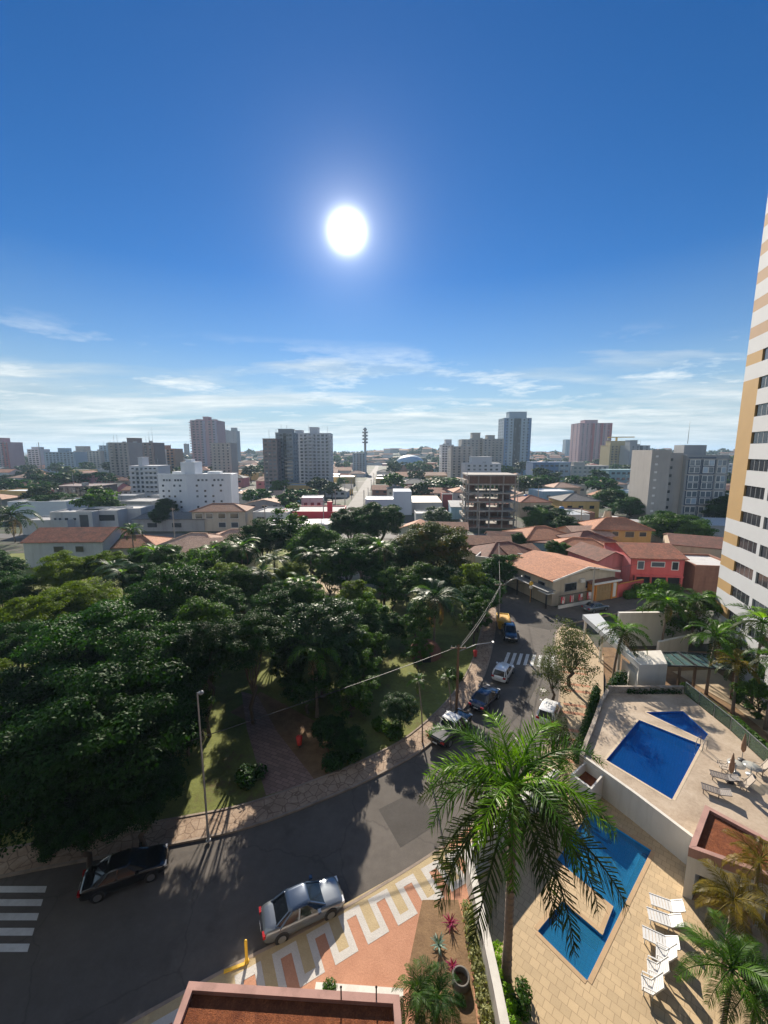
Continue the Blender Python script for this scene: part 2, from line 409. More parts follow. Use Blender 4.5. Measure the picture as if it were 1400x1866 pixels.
M_glass = glassmat("window_glass", (.03, .04, .05))
M_glassd = glassmat("dark_window_glass", (.018, .022, .03))
M_pooltile = tilemat("pool_tile_light", (.03, .46, .88), (.025, .39, .80), 1.0, R(41), .06, .4, 0, .2, .2, .02)
M_pooltile2 = tilemat("pool_tile_deep", (.010, .27, .86), (.008, .20, .74), 1.0, R(41), .07, .4, 0, .2, .2, .02)
M_poolline = mat("pool_line_tile", (.008, .05, .16), .4, .05)
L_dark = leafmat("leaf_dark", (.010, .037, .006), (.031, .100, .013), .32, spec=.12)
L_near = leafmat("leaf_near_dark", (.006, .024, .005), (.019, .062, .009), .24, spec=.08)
L_mid = leafmat("leaf_mid", (.024, .068, .009), (.072, .155, .020), .38)
L_yel = leafmat("leaf_yellow_green", (.042, .088, .008), (.150, .215, .018), .5)
L_bright = leafmat("leaf_bright", (.035, .095, .012), (.085, .175, .025), .42)
L_silver = leafmat("leaf_grey_green", (.020, .052, .020), (.055, .115, .042), .28, .45, spec=.14)
L_orange = leafmat("leaf_orange_tip", (.022, .045, .010), (.075, .10, .018), .35, tip=(.16, .095, .015))
L_far = leafmat("leaf_far", (.016, .036, .014), (.045, .075, .026), .25)
L_palm = leafmat("leaf_palm", (.030, .090, .008), (.085, .19, .016), .45, .4, spec=.17)
L_palmn = leafmat("leaf_young_palm", (.13, .28, .014), (.22, .40, .03), .55, .32)
L_palmd = leafmat("leaf_old_palm", (.028, .046, .012), (.062, .088, .024), .35, .45)
L_palmy = leafmat("leaf_golden_palm", (.10, .09, .012), (.24, .17, .02), .38, .38)
L_grass = leafmat("leaf_pale_grass", (.16, .19, .07), (.34, .34, .16), .35)
L_mag = leafmat("leaf_magenta", (.20, .02, .07), (.40, .05, .14), .35)
L_blue = leafmat("leaf_agave", (.13, .20, .17), (.24, .33, .27), .2)
L_dry = leafmat("leaf_dry", (.045, .068, .022), (.10, .125, .042), .32)
L_dead = leafmat("leaf_dead_frond", (.12, .08, .045), (.26, .17, .09), .3, .7)

# the viewpoint's own tower, unseen; added wide and dark to block the sky's fill
def added_tower():
    o = thing("added_tower", "unseen dark tower added behind the viewpoint to block sky light from the street", "tower block", (0, -2.2, 0))
    mb = MB(); mb.box(-32, -16, -.1, 24, 0, 58); mb.build("wall", mat("added_tower_render", (.045, .04, .035), .9, .1, .5), o)
    for f in range(18):
        for x in (-14, -9, -4, 1, 6, 10.5):
            link("window", unit_box(M_glassd), o, (x, .03, 2.4 + f*3.1), 0, (2.2, .12, 1.5))
added_tower()

# ------------------------------------------------------------------ the ground, road, pavements
POOL = [W2(*p) for p in [(1075,1480),(1187,1552),(1070,1790),(980,1700),(1025,1645),(1098,1707),(1118,1655),(1015,1570)]]
sheet("ground", [(-9000, -300), (9000, -300), (9000, 16000), (-9000, 16000)], -.06, M_ground, [POOL])
KL = smooth_line([(-70, 7), (-40, 17), (-23.6, 21.1), (-14.5, 23.1), (-9.5, 24.4), (-4.1, 26.9), (0, 29.3), (3.9, 32.3), (8.4, 37.8), (11.9, 43.9), (15.1, 52.1), (18, 61.5), (19.6, 70.2), (19, 82), (14, 104)])
KR = smooth_line([(-60, -12), (-30, 5), (-9.8, 15.8), (-4.2, 18.5), (0, 20.8), (4.8, 23.8), (11.4, 29), (16, 34.8), (19.3, 41), (21.6, 47), (23.8, 53), (26.5, 57), (31, 59.2), (60, 71)])
KN = [(60, 77.5), (28.9, 64.6), (26.8, 67), (25.2, 76), (21.5, 90), (17.5, 106)]
sheet("road", KL + KN[::-1] + KR[::-1], 0.0, M_road)
def ribbon(name, line, d0, d1, z0, z1, m):
    a = offset_line(line, d0); b = offset_line(line, d1); return slab(name, a + b[::-1], z0, z1, m)
ribbon("park_kerb", KL, -.16, 0, -.05, .13, M_kerb)
ribbon("park_sidewalk", KL[:-6], -1.95, -.162, -.05, .118, M_walk)
ribbon("park_edge_kerb", KL[:-6], -2.1, -1.952, -.05, .17, M_kerb)
lawn_edge = offset_line(KL, -2.102)
sheet("park_lawn", lawn_edge + [(8, 108), (-95, 100), (-95, 0)], .10, M_lawn)
ribbon("street_kerb", KR, 0, .16, -.05, .13, M_kerb)
# crossings
def crossing(p0, p1, q0, n, name="crossing_marking"):
    """n stripes between p0->p1 (start side), each reaching towards q0"""
    p0 = Vector(p0); p1 = Vector(p1); L = Vector(q0) - p0
    mb = MB(); step = (p1 - p0) / (n - .5)
    for i in range(n):
        a = p0 + step*i; b = a + step*.5
        mb.add([(a.x, a.y, .004), (b.x, b.y, .004), (b.x+L.x, b.y+L.y, .004), (a.x+L.x, a.y+L.y, .004)], [(0, 1, 2, 3)] if step.cross(L) > 0 else [(3, 2, 1, 0)])
    return struct(name, mb, M_whitemark)
crossing(W2(917, 1209), W2(1009, 1217), W2(925, 1189), 8)
crossing(W2(-60, 1735), W2(-10, 1615), W2(50, 1735), 5)
# road repairs, and a worn centre patch
for k, (poly) in enumerate([[(690,1475),(760,1440),(800,1500),(730,1545)], [(1000,1120),(1052,1128),(1046,1142),(1000,1148),(960,1140)], [(960,1225),(985,1232),(960,1290),(930,1320)]]):
    sheet("asphalt_patch", [W2(*p) for p in poly], .005 + .001*k, groundmat("asphalt_patch%d" % k, [(.3, (.055, .049, .044)), (.7, (.085, .077, .07))], .5, .3, .9))
sheet("manhole_cover", [(W2(990, 1258)[0] + .35*math.cos(a), W2(990, 1258)[1] + .35*math.sin(a)) for a in np.linspace(0, 6.283, 15)[:-1]], .006, M_pale)
# paths and clearings inside the park
sheet("park_path", [W2(*p) for p in [(485,1452),(575,1425),(505,1335),(470,1270),(440,1262),(450,1330)]], .112, M_path)
sheet("park_clearing", [W2(*p) for p in [(560,1075),(600,1042),(670,1035),(705,1060),(660,1080),(600,1090)]], .113, M_sand)
sheet("park_dirt", [W2(*p) for p in [(420,1300),(475,1262),(600,1330),(600,1420),(560,1425),(500,1340)]], .108, M_soil)
# forecourt with its meander mosaic
WALLP = [(4.9, 4.0), (5.15, 14.8), (5.1, 21.1), (10.3, 25.4), (15.7, 28.7)]
fc = offset_line(KR, .162)
i0 = min(range(len(fc)), key=lambda i: abs(fc[i][0] + 40)); i1 = min(range(len(fc)), key=lambda i: abs(fc[i][0] - 6.0))
fcl = fc[i0:i1+1]
sheet("forecourt", fcl + [(5.1, 21.1), (5.15, 14.8), (4.9, 4.0), (-40, -14)], .118, M_red)
A0 = Vector((-9.6, 15.95)); A1 = Vector((4.3, 23.35)); ax = (A1 - A0).normalized(); ay = Vector((ax.y, -ax.x))
def FQ(s, o): p = A0 + ax*s + ay*o; return (p.x, p.y)
def fquads(name, quads, z, m):
    mb = MB()
    for s0, s1, o0, o1 in quads:
        mb.add([(*FQ(s0, o0), z), (*FQ(s0, o1), z), (*FQ(s1, o1), z), (*FQ(s1, o0), z)], [(0, 1, 2, 3)])
    return struct(name, mb, m)
S0, PER, NP = -16.3, 1.84, 18
och = [(S0-3, S0 + NP*PER - 1.2, .2, .62)]; pal = []
for i in range(NP):
    s = S0 + i*PER
    if s > 15.2: break
    pal += [(s, s+PER*.5+.36, .62, 1.02), (s, s+.36, 1.02, 2.2), (s+PER*.5, s+PER*.5+.36, 1.02, 2.2), (s+PER*.5, s+PER+.36, 2.2, 2.6)]
    och += [(s+PER*.5+.36, s+PER, .62, 2.2)]
fquads("ochre_band", och, .122, M_ochre); fquads("meander_band", pal, .126, M_pale)
# sidewalk by the second building, beige with slanted red bands
sw = fc[i1:]; j1 = min(range(len(sw)), key=lambda i: abs(sw[i][1] - 57)); sw = sw[:j1+1]
PW = [W2(*p, 2.0) for p in [(1062,1380),(1066,1362),(1072,1345),(1080,1325),(1089,1300),(1097,1275),(1103,1255)]] + [W2(1100, 1200), W2(1065, 1150)]
sheet("side_pavement", sw + PW[::-1] + [(10.3, 25.4), (5.1, 21.1)], .119, M_sand)
mb = MB()
for t in np.linspace(.22, .62, 9):
    a = sw[int(t*len(sw))]; a = (a[0]+.3, a[1]); b = (a[0]+2.6, a[1]-.6)
    mb.add([(a[0], a[1], .124), (a[0], a[1]-.45, .124), (b[0], b[1]-.45, .124), (b[0], b[1], .124)], [(0, 1, 2, 3)])
struct("red_paving_bands", mb, M_red)
# far straight avenue and cross streets of the town
M_farroad = groundmat("far_asphalt", [(.3, (.10, .095, .09)), (.7, (.17, .16, .155))], .1, .1, .85)
sheet("avenue", [(-17.5, 128), (-9.8, 128), (-8.5, 720), (-14.5, 720)], -.02, M_farroad)
for Y in (122, 187, 258, 345, 450, 570): sheet("cross_street", [(-Y*1.1, Y-3.5), (Y*1.1, Y-3.5), (Y*1.1, Y+3.5), (-Y*1.1, Y+3.5)], -.03, M_farroad)
# hills along the skyline
def hills():
    mb = MB(); rng = random.Random(5)
    xs = np.linspace(-2600, 2600, 131); rows = [(780, 0), (860, .35), (960, .8), (1080, 1.0), (1300, .9), (1800, .2), (2200, 0)]
    def hh(x):
        return 5 + 15*math.exp(-((x-90)/230)**2) + 10*math.exp(-((x+330)/140)**2) + 14*math.exp(-((x-800)/330)**2) + 3*math.sin(x*.021) + 2*math.sin(x*.057+1)
    vs = [(x, y + 20*math.sin(x*.01), -.3 + max(0, hh(x)*k)) for y, k in rows for x in xs]; n = len(xs)
    fs = [(r*n+i, r*n+i+1, (r+1)*n+i+1, (r+1)*n+i) for r in range(len(rows)-1) for i in range(n-1)]
    mb.add(vs, fs, 0, True); struct("hills", mb, groundmat("hill_scrub", [(.35, (.025, .045, .02)), (.5, (.05, .065, .03)), (.65, (.10, .085, .055))], .02, .2))
    return hh
hill_h = hills()

# ------------------------------------------------------------------ foliage
def quads_mesh(name, P, N, size, aspect, rng, m, fold=0.0):
    """many small leaf faces: centres P, normals N"""
    n = len(P)
    N = N / (np.linalg.norm(N, axis=1, keepdims=True) + 1e-9)
    t = rng.normal(size=(n, 3)); t -= N * (t*N).sum(1, keepdims=True); t /= np.linalg.norm(t, axis=1, keepdims=True) + 1e-9
    b = np.cross(N, t); s = size * rng.uniform(.65, 1.35, (n, 1))
    V = np.empty((n, 4, 3))
    V[:, 0] = P - t*s*aspect; V[:, 1] = P + b*s*.55 + N*s*.12; V[:, 2] = P + t*s*aspect; V[:, 3] = P - b*s*.55 + N*s*.12
    me = bpy.data.meshes.new(name); me.vertices.add(4*n); me.vertices.foreach_set('co', V.reshape(-1))
    me.loops.add(4*n); me.loops.foreach_set('vertex_index', np.arange(4*n, dtype=np.int32))
    me.polygons.add(n); me.polygons.foreach_set('loop_start', np.arange(0, 4*n, 4, dtype=np.int32)); 
    try: me.polygons.foreach_set('loop_total', np.full(n, 4, dtype=np.int32))
    except Exception: pass
    me.update(calc_edges=True); me.materials.append(m); return me
def crown_mesh(name, seed, nclump, nleaf, leaf, m, zmin=-.5, flat=.72, cr=(.17, .30), shell=(.55, .92), core=.16, lobes=5):
    """a crown of radius about 1: leaf clumps spread over an uneven, lobed dome with gaps, some leaves inside"""
    rng = np.random.default_rng(seed); P = []; N = []
    ld = rng.normal(size=(lobes, 3)); ld[:, 2] = np.abs(ld[:, 2])*.6; ld /= np.linalg.norm(ld, axis=1, keepdims=True); la = rng.uniform(-.22, .26, lobes)
    for i in range(nclump):
        while True:
            d = rng.normal(size=3); d /= np.linalg.norm(d)
            if d[2] > zmin: break
        bulge = 1 + sum(a*max(0, d @ l)**4 for a, l in zip(la, ld))
        c = d * rng.uniform(*shell) * bulge; r = rng.uniform(*cr)
        k = int(nleaf * rng.uniform(.6, 1.4)); q = rng.normal(size=(k, 3)); q /= np.linalg.norm(q, axis=1, keepdims=True)
        q[:, 2] = np.where(rng.random(k) < .7, np.abs(q[:, 2]), q[:, 2])
        off = q * (r * rng.uniform(.45, 1.08, (k, 1))); off[:, 2] *= .7
        P.append(c + off); N.append(q*.8 + np.array([0, 0, .45]) + rng.normal(size=(k, 3))*.45)
    k = int(nclump*nleaf*core); q = rng.normal(size=(k, 3)); q /= np.linalg.norm(q, axis=1, keepdims=True)
    P.append(q * (rng.random((k, 1))**.4 * .62)); N.append(rng.normal(size=(k, 3)))
    P = np.concatenate(P); N = np.concatenate(N); P[:, 2] *= flat
    return quads_mesh(name, P, N, leaf, 1.0, rng, m)
CROWNS = {
    'dense': [crown_mesh("crown_leaves", 10+i, 105, 420, .0225, L_dark, cr=(.14, .27)) for i in range(4)],
    'round': [crown_mesh("crown_leaves", 30+i, 64, 300, .032, L_mid, zmin=-.7, flat=.9, shell=(.5, .88)) for i in range(3)],
    'loose': [crown_mesh("crown_leaves", 50+i, 40, 190, .042, L_mid, zmin=-.8, flat=1.05, cr=(.16, .28), shell=(.35, .95), core=.05) for i in range(3)],
    'thin':  [crown_mesh("crown_leaves", 70+i, 70, 90, .028, L_dry, zmin=-.9, flat=1.25, cr=(.2, .34), shell=(.2, .95), core=.03) for i in range(2)],
    'far':   [crown_mesh("crown_leaves", 90+i, 26, 34, .115, L_far, zmin=-.4, flat=.78, cr=(.2, .34)) for i in range(4)],
}
def trunk_mesh(seed, h, spread, r, m=None, limbs=6):
    """tapered trunk with limbs that fork into the crown"""
    rg = random.Random(seed); mb = MB(); fork = h*.42
    mb.tube([(0,0,-.1), (rg.uniform(-.1,.1), rg.uniform(-.1,.1), fork*.5), (rg.uniform(-.2,.2), rg.uniform(-.2,.2), fork)], [r*1.3, r, r*.8], 9)
    top = Vector((0, 0, fork*.92))
    for i in range(limbs):
        a = 2*math.pi*i/limbs + rg.uniform(-.4, .4); s = spread*rg.uniform(.45, .8); e = Vector((math.cos(a)*s, math.sin(a)*s, h*rg.uniform(.8, 1.1)))
        mid = top.lerp(e, .5) + Vector((0, 0, -h*.05))
        mb.tube([top, mid, e], [r*.55, r*.33, r*.1], 6)
        for j in range(2):
            b = a + rg.uniform(-.9, .9); e2 = mid + Vector((math.cos(b)*s*.5, math.sin(b)*s*.5, h*rg.uniform(.2, .4)))
            mb.tube([mid, (mid+e2)/2 + Vector((0,0,.1)), e2], [r*.28, r*.18, r*.06], 5)
    return mb.mesh("trunk", m or M_bark)
TRUNKS = {}
AUTO = []     # things whose label is completed from what stands next to them
def tree(kind, m, x, y, zc, rad, seed, look, cat="tree", group=None, name="tree", z0=0.1, squash=1.0, auto=True):
    o = thing(name, look, cat, (x, y, z0), 0, group)
    key = (kind, seed % 3)
    if key not in TRUNKS: TRUNKS[key] = trunk_mesh(seed % 3, 1.0, .55 if kind != 'far' else .3, .055 if kind != 'far' else .07, limbs=6 if kind != 'far' else 3)
    t = link("trunk", TRUNKS[key], o, (0, 0, 0), seed*1.7, (rad, rad, max(.6, zc - z0)))
    v = CROWNS[kind]; c = link("crown", v[seed % len(v)], o, (0, 0, zc - z0), seed*2.399, (rad, rad*(.9+.2*((seed*7) % 10)/10), rad*squash))
    c.material_slots[0].link = 'OBJECT'; c.material_slots[0].material = m
    if auto: AUTO.append(o)
    return o
def frond_mesh(name, m, L=1.0, rise=.5, droop=.9, n=44, leaf=.30, hang=.5, seed=0, wid=.016, plume=0.0):
    """a feather palm leaf along +X: arched rachis, two ranks of narrow leaflets that hang to the sides"""
    rg = random.Random(seed); mb = MB(); pts = []
    for i in range(13):
        t = i/12; a = rise*(1-t) - droop*t**1.5
        if i == 0: p = Vector((0, 0, 0))
        else: p = pts[-1] + Vector((math.cos(a)*L/12, 0, math.sin(a)*L/12))
        pts.append(p)
    mb.tube(pts, [.016*(1-.85*i/12)*L for i in range(13)], 5)
    for i in range(n):
        t = .16 + .84*i/(n-1); f = t*12; k = min(11, int(f)); p = pts[k].lerp(pts[k+1], f-k); d = (pts[k+1]-pts[k]).normalized()
        for s in (-1, 1):
            ll = leaf*L*(math.sin(math.pi*(.16+.80*t))**.6)*rg.uniform(.85, 1.1)
            fw = .55 + .7*t + rg.uniform(-.12, .12); h = hang*rg.uniform(.6, 1.35)
            side = Vector((0, s, 0))
            if plume: side = (Matrix.Rotation(rg.uniform(-plume, plume), 3, d) @ side)
            p = pts[k].lerp(pts[k+1], min(1, max(0, f-k + rg.uniform(-.25, .25))))
            e1 = p + (side + d*fw).normalized()*ll*.55 + Vector((0, 0, ll*.10*(1-h)))
            e2 = e1 + (side*(.8-.45*h) + d*fw*.8 - Vector((0, 0, h))).normalized()*ll*.5
            wv = d*wid*L; 
            mb.add([p - wv*.5, p + wv*.5, e1 + wv*.75, e2, e1 - wv*.75], [(0, 1, 2, 4), (4, 2, 3)])
    return mb.mesh(name, m)
def fset(nm, m, n, leaf, wid):
    return [frond_mesh("frond_leaf", m, 1, 1.15, .55, n, leaf, .25, 1, wid), frond_mesh("frond_leaf", m, 1, .75, .95, n, leaf, .5, 2, wid),
            frond_mesh("frond_leaf", m, 1, .35, 1.15, n, leaf, .75, 3, wid), frond_mesh("frond_leaf", m, 1, -.05, 1.35, n, leaf, .95, 4, wid)]
F_hero = fset('h', L_palm, 70, .27, .0075); F_hero2 = [frond_mesh('frond_leaf', L_palm, 1, a, b, 62, lf, hg, 10+q, .0085, .75) for q, (a, b, lf, hg) in enumerate([(1.05, .75, .21, .25), (.62, 1.15, .24, .5), (.18, 1.35, .24, .75), (-.35, 1.2, .24, .9)])]; F_far = fset('f', L_palm, 26, .26, .02)
def frond_mat(o, m):
    o.material_slots[0].link = 'OBJECT'; o.material_slots[0].material = m
def palm(x, y, top, L, seed, look, nf=16, fronds=None, z0=.1, r=.14, m=None, mold=None, lean=(0, 0), name="palm_tree", group=None, auto=True, dead=0, shaft=False, young=2):
    fronds = fronds or F_far; m = m or L_palm; mold = mold or L_palmd
    o = thing(name, look, "palm tree", (x, y, z0), 0, group); rg = random.Random(seed); h = top - z0
    mb = MB(); ps = [(lean[0]*t*t, lean[1]*t*t, h*t) for t in (0, .1, .25, .5, .75, .92, 1)]
    mb.tube(ps, [r*1.5, r*1.15, r, r*.95, r*.85, r*.8, r*.55], 12)
    for i in range(int(h/.35)):
        t = (i+.5)*.35/h; mb.tube([(lean[0]*t*t, lean[1]*t*t, h*t-.02), (lean[0]*t*t, lean[1]*t*t, h*t+.02)], r*(1.06 if t > .15 else 1.25), 12)
    mb.build("trunk", M_palmbark, o)
    if shaft: MB().tube([(0,0,h*.84), (0,0,h*.9), (0,0,h*.97), (0,0,h+.25)], [r*.95, r*1.15, r*.95, r*.4], 12).build("crown_shaft", mat("palm_shaft", (.16,.24,.07), .5, .15, 3), o)
    for i in range(nf):
        t = i/(nf-1); k = min(3, int(t*(4.6 if not shaft else 4.2))); az = i*2.39996 + seed; 
        f = link("frond", fronds[k].copy() if False else fronds[k], o, (lean[0], lean[1], h + .05*(1-t)), 0, None)
        f.rotation_euler = (rg.uniform(-.2, .2), rg.uniform(-.12, .12), az); s = L*rg.uniform(.88, 1.08)*(.82 if t < .12 and not shaft else 1)*(1.16 if shaft and k == 3 else 1); f.scale = (s, s, s)
        frond_mat(f, L_palmn if i < young else (m if t < (.62 if not shaft else .5) else mold))
    for i in range(dead):
        f = link("dead_frond", fronds[3], o, (lean[0], lean[1], h - .1), 0, (L*.8,)*3); f.rotation_euler = (0, .75, i*1.9+.4); frond_mat(f, L_dead)
    if auto: AUTO.append(o)
    return o
def leaf_cloud(name, boxes, n, size, m, seed=0, up=.5):
    """loose leaves filling a few boxes or blobs (cx,cy,cz,rx,ry,rz)"""
    rng = np.random.default_rng(seed); P = []; N = []
    for (a, b, c, rx, ry, rz) in boxes:
        q = rng.normal(size=(n, 3)); q /= np.linalg.norm(q, axis=1, keepdims=True); r = rng.random((n, 1))**.35
        P.append(np.array([a, b, c]) + q*r*np.array([rx, ry, rz])); N.append(q + np.array([0, 0, up]) + rng.normal(size=(n, 3))*.5)
    return quads_mesh(name, np.concatenate(P), np.concatenate(N), size, 1.1, rng, m)
def shrub(name, look, x, y, z0, blobs, n, size, m, cat="shrub", group=None, seed=0, auto=True):
    o = link(name, leaf_cloud(name, blobs, n, size, m, seed), None, (x, y, z0)); tag(o, look, cat, group)
    if auto: AUTO.append(o)
    return o
def spiky(name, look, x, y, z0, n, L, w, m, cat="plant", droop=.5, seed=0, rise=(.2, 1.4), auto=True):
    """rosette of sword leaves"""
    rg = random.Random(seed); mb = MB()
    for i in range(n):
        a = i*2.4 + rg.uniform(-.2, .2); e = rg.uniform(*rise); l = L*rg.uniform(.75, 1.1); p = Vector((0, 0, .05)); prev = None; d = Vector((math.cos(a), math.sin(a), 0)); sd = Vector((-d.y, d.x, 0))
        for k in range(5):
            ww = w*(1-(k/4)**2*.95); row = [p - sd*ww/2, p + sd*ww/2]
            if prev: mb.add(prev + row[::-1], [(0, 1, 2, 3)])
            prev = row; ang = e - droop*k*.5; p = p + (d*math.cos(ang) + Vector((0, 0, math.sin(ang))))*l/4
    o = mb.build(name, m, None, (x, y, z0)); tag(o, look, cat)
    if auto: AUTO.append(o)
    return o

# ------------------------------------------------------------------ buildings
def windows_on(o, cells, m, lim=98, name="window", dep=.12):
    """cells: (centre, width, height, angle) in the building's own space; nearest hundred are parts, the rest one mass"""
    for (c, w, h, a) in cells[:lim]:
        q = link(name, unit_box(m), o, c, a, (w, dep, h))
    if len(cells) > lim:
        mb = MB()
        for (c, w, h, a) in cells[lim:]:
            ca, sa = math.cos(a), math.sin(a); ux, uy = w/2, dep/2
            mb.prism([(c[0]+ca*i*ux-sa*j*uy, c[1]+sa*i*ux+ca*j*uy) for i, j in ((-1,-1),(1,-1),(1,1),(-1,1))], c[2]-h/2, c[2]+h/2)
        q = mb.build("windows", m, o); q['kind'] = 'stuff'
def face_cells(x0, x1, y, z0, z1, cols, floors, ww, wh, a=0.0, skip=(), start=0):
    out = []
    for f in range(floors):
        z = z1 - (f+.5)*(z1-z0)/floors
        for c in range(cols):
            if (c in skip): continue
            x = x0 + (c+.5)*(x1-x0)/cols
            out.append(((x, y, z), ww, wh, a) if a == 0 else ((y, x, z), ww, wh, a))
    return out
OCC = []     # footprints taken by towers and named houses
def tower(name, look, px0, px1, ytop, ybase, wallm, dep=14, rot=0, cols=6, floors=None, ww=1.3, wh=1.2, winm=None, pent=None, cat="tower block", bal=None, side=2, top=None,
          stripes=None, antenna=0, Y=None, balm=None, extra=None, skip=(), rail=None):
    yb = W((px0+px1)/2, ybase).y if Y is None else Y
    t = (yb*CP + CAMH*SP); X0 = (px0-700)*t/FPX; X1 = (px1-700)*t/FPX; w = X1-X0; h = zat(ytop, yb)
    floors = floors or max(2, int(h/3)); winm = winm or M_glass
    o = thing(name, look, cat, ((X0+X1)/2, yb, 0), R(rot))
    mb = MB(); mb.box(-w/2, 0, -.2, w/2, dep, h); mb.box(-w/2-.12, -.12, h-.001, w/2+.12, dep+.12, h+.35); 
    mb.build("wall", wallm, o)
    fh = h/floors
    if stripes:
        for (a, b, m2) in stripes: MB().box(-w/2+a*w, -.22, .2, -w/2+b*w, -.002, h-.3).build("facade_strip", m2, o)
    cells = face_cells(-w/2+w*.04, w/2-w*.04, -.03 if not stripes else -.21, fh*.6, h-.2, cols, floors, ww, wh, skip=skip)
    if side:
        sx = (w/2+.03) if (X0+X1) < 0 else (-w/2-.03)
        cells += face_cells(1.5, dep-1.5, sx, fh*.6, h-.2, side, floors, ww, wh, math.pi/2)
    windows_on(o, cells, winm)
    if bal:
        for (a, b) in bal:
            for f in range(1, floors):
                z = f*fh+.1; q = MB(); q.box(-w/2+a*w, -1.3, z, -w/2+b*w, -.24, z+.14); q.box(-w/2+a*w, -1.3, z+.14, -w/2+b*w, -1.2, z+1.05); q.build("balcony", balm or wallm, o)
    for (a, b, y0, y1, hh) in (pent if pent is not None else [(.35, .65, .3, .7, 4)]):
        q = MB(); q.box(-w/2+a*w, dep*y0, h+.35, -w/2+b*w, dep*y1, h+hh); q.box(-w/2+a*w-.25, dep*y0-.25, h+hh, -w/2+b*w+.25, dep*y1+.25, h+hh+.3); q.build("roof_block", wallm, o)
    rg = random.Random(int(px0*7+px1))
    for i in range(rg.randrange(2, 5)):
        a, b = rg.uniform(-.42, .42)*w, dep*rg.uniform(.08, .9)
        if rg.random() < .5: MB().box(a-1.1, b-.9, h+.3, a+1.1, b+.9, h+rg.uniform(1.2, 2.2)).build("roof_unit", M_metal, o)
        else: MB().bar((a, b, h+.3), (a, b, h+rg.uniform(3.5, 7)), .14, .14).build("aerial", M_metal, o)
    for i in range(rg.randrange(4, 9)):
        f_, c_ = rg.randrange(floors), rg.random()
        MB().box(-.45, -.62, -.3, .45, -.02, .3).build("air_conditioner", M_white, o, (-w/2+w*(.06+.88*c_), 0 if not stripes else -.21, fh*.6 + (h-.2-fh*.6)*(f_+.08)/floors))
    for i in range(antenna):
        MB().tube([(w*(.1+.13*i)-w*.1, dep*.5, h), (w*(.1+.13*i)-w*.1, dep*.5, h+6+4*i)], [.16, .06], 6).build("antenna", M_metal, o)
    OCC.append(((X0+X1)/2, yb+dep/2, max(w, dep)*.75)); return o, w, h
def roof_mesh(mb, w, d, h, kind, rh, ov, mi=0):
    th = .14
    def plane(ps):
        n = len(ps); dn = [(p[0], p[1], p[2]-th) for p in ps]
        mb.add(list(ps)+dn, [tuple(range(n)), tuple(range(2*n-1, n-1, -1))] + [(i, n+i, n+(i+1) % n, (i+1) % n) for i in range(n)], mi)
    x0, x1, y0, y1 = -ov, w+ov, -ov, d+ov; k = ov*rh/(d/2 if kind != 'gable_y' else w/2); e = h-k+.04; r = h+rh
    if kind == 'gable_x':
        plane([(x0,y0,e),(x1,y0,e),(x1,d/2,r),(x0,d/2,r)]); plane([(x1,y1,e),(x0,y1,e),(x0,d/2,r+.004),(x1,d/2,r+.004)])
    elif kind == 'gable_y':
        plane([(x0,y1,e),(x0,y0,e),(w/2,y0,r),(w/2,y1,r)]); plane([(x1,y0,e),(x1,y1,e),(w/2,y1,r+.004),(w/2,y0,r+.004)])
    elif kind == 'hip':
        e = h - .1; q = min(w, d)/2
        if w >= d: a, b = (q, d/2, r), (w-q, d/2, r)
        else: a, b = (w/2, q, r), (w/2, d-q, r)
        if w >= d:
            plane([(x0,y0,e),(x1,y0,e),b,a]); plane([(x1,y1,e),(x0,y1,e),a,b]); plane([(x0,y1,e),(x0,y0,e),a]); plane([(x1,y0,e),(x1,y1,e),b])
        else:
            plane([(x0,y1,e),(x0,y0,e),a,b]); plane([(x1,y0,e),(x1,y1,e),b,a]); plane([(x0,y0,e),(x1,y0,e),a]); plane([(x1,y1,e),(x0,y1,e),b])
        for p, c in ((a,(x0,y0,e)),(a,(x0 if w >= d else x1, y1 if w >= d else y0,e)),(b,(x1,y1,e)),(b,(x1 if w >= d else x0, y0 if w >= d else y1,e)),(a,b)):
            mb.bar((p[0],p[1],p[2]+.03), (c[0],c[1],c[2]+.03), .22, .14, mi)
    elif kind == 'shed':
        plane([(x0,y0,h),(x1,y0,h),(x1,y1,h+rh),(x0,y1,h+rh)])
    elif kind == 'flat':
        mb.box(.25, .25, h-.3, w-.25, d-.25, h-.12, mi)
